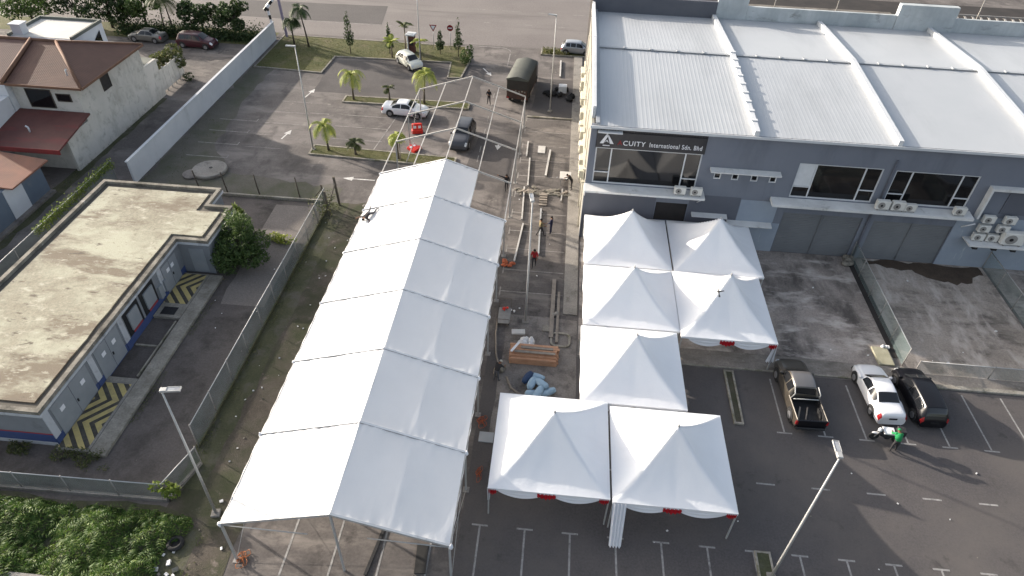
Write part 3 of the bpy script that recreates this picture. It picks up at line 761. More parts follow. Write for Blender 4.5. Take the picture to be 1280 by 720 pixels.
for x, z, lab in ((32.3, 2.845, 'air conditioner at the left end of the wall shelf, lowest of its column'),
                  (33.3, 2.845, 'air conditioner on the wall shelf directly left of the biggest unit'),
                  (32.35, 3.62, 'middle air conditioner of the left column above the wall shelf'),
                  (33.7, 3.68, 'middle air conditioner of the right column above the wall shelf'),
                  (32.35, 4.42, 'top air conditioner of the left column above the wall shelf'),
                  (33.85, 4.45, 'top air conditioner of the right column above the wall shelf')):
    dup(ac, (x, Y0-.45, z), 0, lab)
sa = make_ac('cream air conditioner bolted high on the long side wall of the grey building', 'ac_cream', .95, .7, .4, group='air conditioners along the side wall')
sa.rotation_euler = (0, 0, R(-90)); sa.location = (2.2, 46.5, 4.6)
for i, y in enumerate((48.2, 50.1, 52.0, 54.3, 56.2, 58.4, 60.3, 62.8, 64.2, 66.1)):
    for z in ((4.6, 3.3) if i % 3 else (4.6,)):
        if z < 4 and i % 2: continue
        dup(sa, (2.2, y, z+.25*(i % 3)), R(-90))
pi = thing('pipe_run', 'cream pipes and trunking running along the side wall of the grey building', 'pipes', (2.45, 56, 0))
m = MB()
for z in (4.5, 5.6): m.box(2.28, 2.48, 45.6, 67, z, z+.12)
P_(m, 'trunking', 'ac_cream', pi)
m = MB()
for y in (46, 49, 53, 57, 61, 65): m.tube([(2.4, y, .1), (2.4, y, 9)], .05, 6)
P_(m, 'riser', 'ac_cream', pi)

# ------------------------------------------------------------------ utility building
ub = thing('utility_building', 'low flat-roofed utility block with stained roof and blue-banded walls', 'building', (-30, 30, 0))
UX0, UX1, UY0, UY1 = -35.2, -26.3, 20.9, 43.2
foot = [(UX0, UY0), (UX1, UY0), (UX1, 36.6), (-24.05, 36.6), (-24.05, 40.9), (-25.9, 40.9), (-25.9, UY1), (UX0, UY1)]
def inset(poly, d):
    n = len(poly); out = []
    for i in range(n):
        p0, p1, p2 = Vector(poly[i-1]), Vector(poly[i]), Vector(poly[(i+1) % n])
        a = (p1-p0).normalized(); b = (p2-p1).normalized()
        n1 = Vector((-a.y, a.x)); n2 = Vector((-b.y, b.x))
        out.append(tuple(p1+(n1+n2)*d/(1+n1.dot(n2))))
    return out
P_(MB().prism(foot, 0, 2.62), 'wall', 'util_wall', ub)
ov = inset(foot, -.16)
P_(MB().prism(ov, 2.625, 2.80), 'roof_slab', 'util_white', ub)
# parapet ring
par = MB(); o1, o2 = inset(foot, -.12), inset(foot, .16)
n = len(foot)
par.v += [(p[0], p[1], 2.802) for p in o1]+[(p[0], p[1], 3.06) for p in o1]+[(p[0], p[1], 3.06) for p in o2]+[(p[0], p[1], 2.802) for p in o2]
for i in range(n):
    j = (i+1) % n
    par.face((i, j, n+j, n+i)); par.face((n+i, n+j, 2*n+j, 2*n+i)); par.face((2*n+i, 2*n+j, 3*n+j, 3*n+i))
P_(par, 'parapet', 'util_parapet', ub)
P_(MB().prism(inset(foot, .17), 2.801, 2.812), 'roof_gutter', 'util_gutter', ub)
P_(MB().prism(ragged(inset(foot, .62), .8, .07), 2.813, 2.90), 'roof_screed', 'util_roof', ub)
# coloured bands
E1 = UX1
P_(MB().box(UX0+.1, E1+.012, UY0-.012, UY0-.002, .30, .95).box(E1+.002, E1+.012, UY0-.012, 36.55, .0, .60), 'blue_band', 'util_blue', ub)
P_(MB().box(UX0+.1, E1+.014, UY0-.014, UY0-.002, .952, 1.04), 'red_band', 'util_red', ub)
P_(MB().box(UX0+.1, E1, UY0-.03, UY0-.002, -.02, .295), 'plinth', 'util_white', ub)
wp = MB()
for y in (20.9, 25.1, 26.7+1.7, 33.4): wp.box(E1+.003, E1+.06, y, y+.45, .62, 2.6)
P_(wp, 'pilaster', 'util_white', ub)
pb = MB()
for y in (20.9, 25.1, 28.4, 33.4): pb.box(E1+.013, E1+.064, y, y+.45, .0, .615)
P_(pb, 'pilaster_base', 'util_blue', ub)
def udoor(y0, y1, z1, panel=False):
    d = P_(MB().box(E1+.004, E1+.035, y0, y1, .10, z1), 'door', 'util_door', ub)
    m = MB().box(E1+.036, E1+.044, (y0+y1)/2-.015, (y0+y1)/2+.015, .12, z1-.02); P_(m, 'door_gap', 'facade_dark', d)
    m = MB().box(E1+.036, E1+.05, y0+.5, y0+.85, 1.55, 1.85).box(E1+.036, E1+.05, y1-.85, y1-.5, 1.55, 1.85); P_(m, 'notice', 'sign_white', d)
    m = MB().box(E1+.036, E1+.09, (y0+y1)/2+.08, (y0+y1)/2+.16, 1.0, 1.2); P_(m, 'handle', 'black', d)
udoor(21.55, 24.85, 2.45); udoor(25.75, 28.2, 2.45); udoor(33.95, 35.9, 2.3)
for y0 in (29.0, 31.0):
    f = P_(MB().box(E1+.004, E1+.03, y0, y0+1.75, .0+.62, 2.55), 'recess', 'black', ub)
    P_(MB().box(E1+.031, E1+.12, y0+.35, y0+1.45, .9, 2.2), 'meter_panel', 'util_door', f)
    P_(MB().box(E1+.031, E1+.07, y0+.45, y0+1.5, .66, .82), 'red_strip', 'util_red', f)
m = MB().box(E1+.005, E1+.16, 32.9, 33.35, .5, 1.5).box(E1+.065, E1+.2, 33.6, 33.9, .6, 1.5)
P_(m, 'meter_box', 'util_door', ub)
P_(MB().box(-25.6, -24.5, 36.57, 36.598, .1, 2.2), 'door', 'util_door', ub)
# platform at the foot of the doors
plat = thing('loading_platform', 'raised concrete platform with yellow and black hazard chevrons beside the utility block', 'platform', (-25, 28, 0))
P_(MB().bbox(-24.35, -23.35, 20.4, 36.2, 0, .22, .03), 'edge_slab', 'kerb_pale', plat)
P_(MB().box(E1+.07, -24.37, 20.55, 25.6, 0, .20), 'base', 'concrete', plat)
P_(MB().box(E1+.07, -24.37, 31.5, 36.2, 0, .20).box(E1+.07, -24.37, 25.62, 26.0, 0, .19), 'step', 'kerb_pale', plat)
def haz(y0, y1):
    o = MB().rect(-.86, 0, .82, y1-y0, 0).build('chevron_floor', 'hazard', plat); o.location = (-25.35+25, y0-28, .206); return o
haz(20.7, 25.5); haz(32.9, 36.1)
P_(MB().box(-25.9, -24.9, 31.75, 32.5, .204, .216), 'pit_cover', 'black', plat)
m = MB().bar((-24.55, 26.2, .12), (-24.5, 31.2, .12), .08, .2); m.bar((-26.1, 28.9, .06), (-24.6, 28.9, .06), .12, .1)
P_(m, 'trench_edge', 'kerb', plat)

# ------------------------------------------------------------------ perimeter walls and fences
wl = thing('boundary_wall', 'long plain white boundary wall dividing the alley from the car park', 'wall', (-36, 65, 0))
P_(MB().box(-36.15, -35.98, 47.6, 82.2, 0, 2.1), 'panel', 'white_wall', wl)
P_(MB().box(-36.2, -35.93, 47.5, 82.3, 2.102, 2.2), 'coping', 'white_wall', wl)
def fence(name, label, pts, h, mat, post_step=2.5, rail='galv', lean=0, base=None, post_mat='galv_dull', postr=.035):
    p0 = Vector(pts[0]).to_3d(); t = thing(name, label, 'fence', p0)
    mm = MB(); rr = MB(); posts = []
    for a, b in zip(pts[:-1], pts[1:]):
        a = Vector(a).to_3d(); b = Vector(b).to_3d(); L = (b-a).length; n = max(1, round(L/post_step))
        mm.add([a+Vector((0, 0, .05)), b+Vector((0, 0, .05)), b+Vector((0, 0, h)), a+Vector((0, 0, h))], [(0, 1, 2, 3)])
        rr.tube([a+Vector((0, 0, h)), b+Vector((0, 0, h))], postr*.9, 6)
        for i in range(n+1): posts.append(a.lerp(b, i/n))
    P_(mm, 'mesh_panel', mat, t); P_(rr, 'top_rail', rail, t)
    seen = []
    for p in posts:
        if any((p-q).length < .3 for q in seen): continue
        seen.append(p)
        P_(MB().tube([p, p+Vector((0, 0, h+.08))], postr, 6), 'post', post_mat, t)
    if base:
        bb = MB()
        for a, b in zip(pts[:-1], pts[1:]):
            bb.bar(Vector(a).to_3d()+Vector((0, 0, .1)), Vector(b).to_3d()+Vector((0, 0, .1)), .16, .22)
        P_(bb, 'plinth', base, t)
    return t
fence('chainlink_fence', 'translucent green chain-link fence between the yard and the white marquee', [(-18.6, 21.6), (-18.6, 46.0)], 2.0, 'chainlink_teal', base='moss')
fence('chainlink_fence', 'low chain-link fence with pale rail along the top of the green scrub', [(-37, 17.9), (-18.7, 18.2), (-18.0, 20.6)], 1.5, 'chainlink', base='concrete')
fence('chainlink_fence', 'algae-stained chain-link fence between the alley and the flat-roofed block', [(-37.7, 20), (-37.7, 47.8)], 2.0, 'chainlink', base='concrete_pad')
fence('chainlink_fence', 'teal chain-link fence crossing the middle of the concrete driveways', [(24.0, 32.9), (24.0, 44.6)], 1.6, 'chainlink_teal')
fence('chainlink_fence', 'chain-link fence with teal mesh between the right driveway and the next bay', [(34.2, 32.4), (34.2, 44.6)], 1.6, 'chainlink_teal')
fence('chainlink_fence', 'chain-link gate and fence along the street end of the right driveway', [(24.6, 32.35), (34.0, 32.35), (44, 32.35)], 1.1, 'chainlink_teal', post_step=4.5)
# bare leaning posts
post = thing('fence_post', 'thin rusty fence post standing nearest the flat roof in the row of bare posts', 'post')
MB().tube([(0, 0, 0), (-.10, 0, 1.0), (-.22, .05, 2.1)], .055, 6).build('pole', 'bark_dark', post)
MB().box(-.12, .12, -.12, .12, 0, .1).build('footing', 'concrete', post)
post.location = (-27.5, 47.0, 0)
for x, y, lab in ((-24.7, 47.0, 'second rusty bare post from the flat roof, in front of the car park'), (-21.2, 47.0, 'third rusty bare post from the flat roof, nearest the broken gate'),
                  (-29.9, 47.0, 'thin bare post beside the round concrete slab')):
    dup(post, (x, y, 0), random.uniform(-.4, .4), lab)
gp = thing('gate_posts', 'mossy timber gate frame at the corner of the yard with vines on it', 'gate', (-17.9, 46.2, 0))
m = MB().bar((-17.7, 46.6, 0), (-17.9, 46.7, 2.7), .16); m.bar((-18.8, 46.1, 0), (-18.9, 46.3, 2.1), .12); m.bar((-18.0, 44.9, 0), (-18.3, 45.2, 2.2), .14); m.bar((-18.6, 43.6, 0), (-18.9, 43.9, 1.8), .12)
P_(m, 'post', 'bark', gp)
m = MB().bar((-18.0, 44.9, 1.0), (-17.8, 46.6, 2.2), .07); m.bar((-18.8, 46.1, 1.2), (-18.2, 45.0, .5), .07); m.bar((-19.6, 46.2, .9), (-18.8, 46.1, 1.9), .06)
P_(m, 'brace', 'bark', gp)
m = MB()
for i in range(420):
    t = random.random(); x = -19.4+1.6*t+random.gauss(0, .18); y = 44.0+2.5*random.random(); m.leaf((x, y, random.uniform(.1, 1.7)), random.uniform(.1, .22))
P_(m, 'vine', 'leaf_olive', gp)

# ------------------------------------------------------------------ houses on the left
hs = thing('white_house', 'white-walled house with a brown hipped tile roof beside the alley', 'house', (-48, 56, 0))
HX = -41.75
P_(MB().box(-47.6, HX, 52.2, 62.6, 0, 6.35), 'wall', 'house_wall', hs)
P_(MB().box(HX-.25, HX, 48.9, 52.2, 0, 3.2).box(-47.5, HX-.3, 49.2, 49.4, 0, 2.6), 'yard_wall', 'house_wall', hs)
P_(MB().box(HX-.25, HX, 62.6, 64.9, 0, 3.9), 'rear_wall', 'house_wall', hs)
P_(MB().box(-58, -47.65, 51.6, 62.4, 0, 6.35), 'wall', 'house_white', hs)
P_(MB().box(-48.6, -47.7, 47.0, 51.55, 0, 5.4), 'fin_wall', 'house_white', hs)
rf = MB(); e = (-47.7, 51.8, 6.45); A = (-40.9, 51.8, 6.45); B = (-40.9, 61.6+.6, 6.45); C = (-47.7, 62.2, 6.45); r1 = (-47.7, 57.0, 8.35); r2 = (-45.6, 57.0, 8.35)
rf.add([e, A, B, C, r1, r2], [(0, 1, 5, 4), (1, 2, 5), (2, 3, 4, 5), (3, 2, 1, 0)])
P_(rf, 'roof', 'tiles_brown', hs)
rf = MB(); rf.add([(-60, 51.8, 6.45), (-47.95, 51.8, 6.45), (-47.95, 57, 8.35), (-60, 57, 8.35), (-60, 62.2, 6.45), (-47.95, 62.2, 6.45)], [(0, 1, 2, 3), (3, 2, 5, 4), (0, 4, 5, 1)])
P_(rf, 'roof', 'tiles_dark', hs)
rt = MB().tube([r2, A], .13, 6); rt.tube([r2, B], .13, 6); rt.tube([(-60, 57, 8.40), r2], .14, 6); rt.tube([(-47.85, 57, 8.45), (-47.85, 51.7, 6.6)], .17, 6)
P_(rt, 'ridge_tiles', 'ridge_tile', hs)
ft = MB().bar((-60, 51.72, 6.4), (-40.85, 51.72, 6.4), .06, .22); ft.bar((-40.82, 51.8, 6.4), (-40.82, 62.2, 6.4), .06, .22)
P_(ft, 'gutter', 'ridge_tile', hs)
P_(MB().tube([(-42.6, 53.0, 7.0), (-42.6, 53.0, 7.45), (-42.45, 52.9, 7.6)], .07, 6), 'vent_pipe', 'house_white', hs)
def hwin(x0, x1, z0, z1, y, name='window'):
    f = MB()
    for a, b, c, d in ((x0-.06, x1+.06, z0-.06, z0), (x0-.06, x1+.06, z1, z1+.06), (x0-.06, x0, z0, z1), (x1, x1+.06, z0, z1)): f.box(a, b, y-.08, y-.002, c, d)
    f = P_(f, name, 'bark_dark', hs); P_(MB().box(x0, x1, y-.03, y-.004, z0, z1), 'pane', 'glass', f)
hwin(-46.4, -44.2, 4.3, 5.9, 52.2); hwin(-43.7, -42.5, 5.0, 5.6, 52.2)
f = MB(); y0, y1, z0, z1 = 55.7, 56.9, 4.5, 5.7
for a, b, c, d in ((y0-.06, y1+.06, z0-.06, z0), (y0-.06, y1+.06, z1, z1+.06), (y0-.06, y0, z0, z1), (y1, y1+.06, z0, z1)): f.box(HX+.002, HX+.07, a, b, c, d)
f = P_(f, 'window', 'bark_dark', hs); P_(MB().box(HX+.004, HX+.03, y0, y1, z0, z1), 'pane', 'black', f)
lr = MB(); lr.add([(-48.6, 46.9, 3.15), (-41.2, 46.9, 3.15), (-41.2, 52.1, 4.05), (-48.6, 52.1, 4.05), (-48.6, 46.9, 3.0), (-41.2, 46.9, 3.0), (-41.2, 52.1, 3.9), (-48.6, 52.1, 3.9)],
    [(0, 1, 2, 3), (7, 6, 5, 4), (0, 4, 5, 1), (1, 5, 6, 2), (2, 6, 7, 3), (3, 7, 4, 0)])
lro = P_(lr, 'lean_to_roof', 'lean_roof', hs)
P_(MB().bar((-48.6, 46.82, 3.02), (-41.1, 46.82, 3.02), .08, .42), 'fascia_board', 'lean_red', lro)
P_(MB().tube([(-44.9, 49, 3.5), (-44.9, 49, 3.95), (-45.05, 48.95, 4.1)], .08, 6), 'vent_pipe', 'house_white', lro)
gt = thing('yard_gate', 'white panelled yard gate and collapsed porch behind the brown-roofed house', 'gate', (-42.3, 66.5, 0))
m = MB()
for i in range(5):
    y = 64.95+i*.95; m.box(-42.0, -41.9, y, y+.85, .3, 2.5); m.box(-42.02, -41.88, y+.86, y+.94, 0, 2.7)
P_(m, 'panel', 'house_wall', gt)
P_(MB().prism([(-45.5, 63.0), (-42.6, 63.0), (-42.7, 66.8), (-45.3, 67.2)], 2.9, 3.05), "porch_roof", "dark_trim", gt)
h2 = thing('flat_roof_house', 'white house with a flat pale roof behind the brown tiled roof', 'house', (-50, 63.4, 0))
P_(MB().box(-53.4, -47.0, 60.9, 66.0, 0, 6.9), 'wall', 'house_white', h2)
P_(MB().box(-53.2, -47.2, 61.1, 65.8, 6.902, 6.95), 'roof', 'flat_roof', h2)
pr = MB()
for a in ((-53.45, -46.95, 65.85, 66.05), (-53.45, -53.25, 60.9, 65.85), (-47.15, -46.95, 60.9, 65.85)): pr.box(a[0], a[1], a[2], a[3], 6.905, 7.2)
P_(pr, 'parapet', 'dark_trim', h2)
m = MB().prism([(-46.99, 61.3), (-44.4, 61.3), (-44.4, 65.8), (-46.99, 65.8)], 0, 4.6); P_(m, 'side_bay', 'house_white', h2)
o = MB(); o.add([(-46.96, 62.4, 4.9), (-46.96, 65.2, 4.9), (-46.96, 65.2, 6.4)], [(0, 1, 2)]); o.add([(-46.94, 62.4, 4.9), (-46.94, 65.2, 4.9), (-46.94, 65.2, 6.4)], [(0, 1, 2)])
o.box(-46.98, -46.95, 62.6, 65.2, 4.7, 5.4)
P_(o, 'opening', 'glass', h2)
P_(MB().box(-53.1, -52.1, 61.3, 62.2, 6.95, 7.9).box(-53.2, -52.0, 61.2, 62.3, 7.9, 8.0), 'roof_box', 'house_white', h2)
bh = thing('shed', 'blue-grey walled shed with an orange tile roof at the left edge of the alley', 'shed', (-45, 40, 0))
P_(MB().box(-50, -42.2, 30, 45.4, 0, 2.8), 'wall', 'blue_wall', bh)
P_(MB().box(-42.19, -42.15, 40.9, 42.9, .05, 2.78), 'white_panel', 'house_white', bh)
lr = MB(); lr.add([(-41.5, 41.2, 2.95), (-41.5, 45.7, 2.95), (-52, 45.9, 4.1), (-52, 40.6, 4.1), (-41.5, 41.2, 2.82), (-41.5, 45.7, 2.82), (-52, 45.9, 3.97), (-52, 40.6, 3.97)],
    [(0, 1, 2, 3), (7, 6, 5, 4), (4, 5, 1, 0), (0, 3, 7, 4), (1, 5, 6, 2)])
P_(lr, 'roof', 'tiles_orange', bh)
P_(MB().box(-42.19, -41.75, 30, 45.4, 0, .25), 'plinth', 'concrete_pad', bh)
P_(MB().tube([(-42.1, 38.6, 0), (-42.1, 38.6, 2.7)], .05, 6), 'drain_pipe', 'facade_dark', bh)
# corner of another roof, bottom left
tag(MB().box(-30, -20.8, 9, 13.55, 0, .5).build('culvert_slab', 'concrete'), 'grey concrete slab edge below the green scrub', 'slab')

# ------------------------------------------------------------------ marquee
FY = [15.45, 20.55, 25.7, 30.8, 36.1, 41.4, 46.75, 52.2, 57.5, 63.1]
XL, XC, XR, ZEv, ZRd = -13.9, -8.55, -3.3, 3.3, 5.0
mq = thing('marquee', 'long white gabled marquee, its far end still a bare metal frame', 'marquee', (XC, 39, 0))
def zs_(x): return ZRd-(ZRd-ZEv)*abs(x-XC)/(XR-XC)
rng = random.Random(3)
for i in range(6):
    ya, yb = FY[i]+.06, FY[i+1]-.06
    for side, halves in ((-1, (0, 1)), (1, (0, 1))):
        if side < 0: parts = [(XC, XL, True)]
        elif i < 5: parts = [(XC, XR, True)]
        else: parts = [(XC, (XC+XR)/2, False)]
        for xa, xb, two in parts:
            ph = rng.uniform(0, 6); seeds = [rng.uniform(0, 99) for _ in range(3)]
            nu, nv = (40 if two else 20), 36
            def P(u, v):
                x = xa+(xb-xa)*u; y = ya+(yb-ya)*v
                t = (u*2) % 1 if two else u
                if two and u > .999: t = 1
                sag = .085*math.sin(math.pi*t)*(math.sin(math.pi*min(1, v*1.02))**.5 if 0 < v < 1 else 0)
                # hourglass tension between frames, crease on the middle purlin
                edge = min(v, 1-v); wr = math.exp(-edge*11)*.055*(mnoise.noise(Vector((x*3.6, seeds[0], 0)))+.6*mnoise.noise(Vector((x*8.0, seeds[1], y*.3))))
                wr += .012*mnoise.noise(Vector((x*1.3, y*.8, seeds[2])))
                big = .03*math.sin(math.pi*v)
                return (x, y, zs_(x)+.05-sag-big+wr)
            m = MB().grid(P, nu, nv)
            P_(m, 'roof_cover', 'pvc', mq)
    # eave valance strips
    if i < 6:
        m = MB(); sgn = ((XL, -1),) if i == 5 else ((XL, -1), (XR, 1))
        for xx, sg in sgn:
            m.grid(lambda u, v: (xx+sg*(.05+.02*math.sin(v*25)), ya+(yb-ya)*v, ZEv+.03-.24*u), 2, 20)
        P_(m, 'eave_flap', 'pvc', mq)
for i, y in enumerate(FY):
    rf = MB(); w = .075
    rf.bar((XL, y, ZEv), (XC, y, ZRd), w, .12); rf.bar((XC, y, ZRd), (XR, y, ZEv), w, .12)
    P_(rf, 'rafter', 'tube_white' if i > 5 else 'galv', mq)
    if i <= 6:
        kd = MB()
        kd.bar((XL, y, ZEv+.085), (XC, y, ZRd+.085), .10, .03); kd.bar((XC, y, ZRd+.085), ((XR if i < 6 else (XC+XR)/2), y, (ZEv if i < 6 else (ZEv+ZRd)/2)+.085), .10, .03)
        P_(kd, 'keder_rail', 'white_frame' if i else 'ledge', mq)
    for x in (XL, XR):
        leg = P_(MB().box(x-.05, x+.05, y-.05, y+.05, .03, ZEv), 'leg', 'galv', mq)
        P_(MB().box(x-.17, x+.17, y-.17, y+.17, .012, .03), 'base_plate', 'galv_dull', leg)
        if i < 7 and not (i == 6 and x == XR):
            kn = MB().ball((x+(.06 if x > XC else -.06), y, ZEv-.04), (.10, .13, .14), 8, 5, .2); P_(kn, 'rope_knot', 'satin', mq)
xm = ((XL+XC)/2, (XR+XC)/2)
for i in range(9):
    ya, yb = FY[i], FY[i+1]
    pr = MB()
    for x in (XL, xm[0], XC, xm[1], XR):
        z = zs_(x)-.04; pr.bar((x, ya+.05, z), (x, yb-.05, z), .07, .09)
    P_(pr, 'purlin', 'tube_white', mq)
cp = MB().bar((XC, FY[0], 0), (XC, FY[0], ZRd-.05), .09); P_(cp, 'gable_post', 'galv', mq)
br = MB()
for a, b in (((XL, FY[0], ZEv-.1), (-9.9, FY[0]+.05, ZEv-.25)), ((XR, FY[0], ZEv-.1), (XR-3.8, FY[0]+.05, ZEv-.1))): br.tube([a, b], .03, 6)
for x in (XL, XR):
    for i in (0, 8):
        a, b = FY[i], FY[i+1]; br.tube([(x, a, .1), (x, b, ZEv-.1)], .012, 5); br.tube([(x, b, .1), (x, a, ZEv-.1)], .012, 5)
P_(br, 'bracing_cable', 'galv', mq)

# ------------------------------------------------------------------ pagoda tents
def pagoda(cx, cy, hw, hd, ze, zp, label, swag_front=True, drape=(), seed=0, px=0, py=0, left_drape=False, valance=('S', 'E')):
    t = thing('pagoda_tent', label, 'tent', (cx, cy, 0), 0, 'peaked white tents by the grey building')
    N = 44; rg = random.Random(seed); s1, s2, s3 = (rg.uniform(0, 90) for _ in range(3))
    def P(u, v):
        x = (u*2-1); y = (v*2-1)
        r = max(abs(x), abs(y)); tt = (min(abs(x), abs(y))/r) if r > 1e-6 else 0
        z = ze+(zp-ze)*((1-r)*.50+.50*(1-r)**2.1)
        # fabric sags between the hips and creases along each face's centre seam
        z -= .17*math.sin(math.pi*min(1, r))*(1-tt)*(.8 if r < 1 else 0)
        a = math.atan2(y, x)
        fold = mnoise.noise(Vector((math.cos(a)*7+s1, math.sin(a)*7, s2)))*.035+mnoise.noise(Vector((math.cos(a)*16+s2, math.sin(a)*16, s1)))*.028
        z += fold*r**1.5*(1-r)*2.6+.02*mnoise.noise(Vector((x*2.5+s3, y*2.5, 3)))*(1-r)
        z -= .05*(1-tt)**2*(1-abs(1-r)) * 0 
        sx = x*hw+px*(1-r); sy = y*hd+py*(1-r)
        return (sx, sy, z)
    c = MB().grid(P, N, N).build('canopy', 'pagoda', t)
    MB().lathe([(.075, zp-.22), (.055, zp+.02), (.02, zp+.10)], 8, Matrix.Translation((px, py, 0))).build('finial', 'galv', t)
    fr = MB()
    cs = [(-hw+.05, -hd+.05), (hw-.05, -hd+.05), (hw-.05, hd-.05), (-hw+.05, hd-.05)]
    for i in range(4):
        a, b = cs[i], cs[(i+1) % 4]; fr.bar((a[0], a[1], ze-.07), (b[0], b[1], ze-.07), .06)
    fr.bar((px, py, zp-1.7), (px, py, zp-.15), .06)
    for a in cs: fr.bar((a[0], a[1], ze-.06), (px, py, zp-1.7), .035)
    fr.build('frame', 'galv', t)
    for a in cs:
        MB().box(a[0]-.035, a[0]+.035, a[1]-.035, a[1]+.035, .03, ze-.1).build('leg', 'galv', t)
    # hem band
    hb = MB()
    for i in range(4):
        a, b = [(-hw, -hd), (hw, -hd), (hw, hd), (-hw, hd)][i], [(-hw, -hd), (hw, -hd), (hw, hd), (-hw, hd)][(i+1) % 4]
        hb.grid(lambda u, v: (a[0]+(b[0]-a[0])*v, a[1]+(b[1]-a[1])*v, ze+.012-.17*u+.012*math.sin(v*40+i)*u), 2, 30)
    hb.build('hem', 'pagoda', t)
    sides = {'S': ((-hw, -hd+.06), (hw, -hd+.06)), 'E': ((hw-.06, -hd), (hw-.06, hd)), 'W': ((-hw+.06, -hd), (-hw+.06, hd)), 'N': ((-hw, hd-.06), (hw, hd-.06))}
    for sd in valance:
        a, b = sides[sd]; nrm = Vector((0, -1, 0)) if sd == 'S' else Vector((1, 0, 0)) if sd == 'E' else Vector((-1, 0, 0))
        # two scallops of white satin
        for k in (0, 1):
            t0, t1 = (.05+.44*k+.02, .05+.44*(k+1)+.0)
            def S(u, v, t0=t0, t1=t1):
                tt = t0+(t1-t0)*v; dip = .62*math.sin(math.pi*v)**.7+.02
                off = .05*math.sin(u*16)*math.sin(math.pi*v)*.6
                return (a[0]+(b[0]-a[0])*tt+nrm.x*(.02+off), a[1]+(b[1]-a[1])*tt+nrm.y*(.02+off), ze-.10-dip*u)
            MB().grid(S, 16, 18).build('swag', 'satin', t)
        if sd == 'S' and swag_front:
            for tt, w_, dp in ((.485, .95, .48), (.955, .5, .42)) + (((.04, .40, .46),) if left_drape else ()):
                def S2(u, v, tt=tt, w_=w_, dp=dp):
                    q = tt+(v-.5)*w_/(2*hw); dip = dp*(1-.35*abs(2*v-1))
                    return (a[0]+(b[0]-a[0])*q+nrm.x*(.07+.04*math.sin(v*30)), a[1]+nrm.y*(.07+.04*math.sin(v*30)), ze-.06-dip*u+.02*math.sin(v*24))
                MB().grid(S2, 5, 22).build('red_swag', 'satin_red', t)
    for (dx, dy, w0, w1, zb, ang) in drape:
        def D(u, v):
            z = ze-.02-(ze-zb)*u; ww = w0+(w1-w0)*u; q = (v-.5)*ww
            return (dx+q*math.cos(ang), dy+q*math.sin(ang)+.06*math.sin(v*26+u)-(1.05*u if zb < .5 else 0), z)
        MB().grid(D, 10, 24).build('corner_drape', 'satin', t)
    return t
pagoda(5.85, 41.25, 3.12, 3.10, 2.42, 5.2, 'peaked white tent against the building, back row left', seed=1, px=.1, valance=('W',))
pagoda(12.25, 41.25, 3.15, 3.15, 2.42, 5.1, 'peaked white tent against the building, back row right', seed=2, valance=('E',))
pagoda(5.80, 34.95, 3.10, 3.08, 2.40, 4.95, 'peaked white tent in the middle of the column of three nearest the walkway', seed=3, valance=('W',))
pagoda(11.95, 34.75, 3.02, 3.32, 2.42, 5.1, 'peaked white tent with a dark bird over it, red swag on its near edge', seed=4, drape=((2.95, -3.25, .12, .55, .75, .1),))
pagoda(5.62, 28.55, 3.04, 3.14, 2.42, 5.0, 'peaked white tent at the near end of the column of three, touching the front pair', seed=5, valance=('S', 'W'), swag_front=False)
pagoda(1.08, 22.35, 3.07, 3.14, 2.42, 5.0, 'peaked white tent nearest the marquee, left of the front pair', seed=6, left_drape=True, drape=((-3.02, -3.12, .16, .12, 1.4, .0),))
pagoda(7.35, 22.15, 3.09, 3.08, 2.42, 5.0, 'peaked white tent with a long white curtain at its near left leg', seed=7, drape=((-2.72, -3.10, .70, .62, .12, .0),))

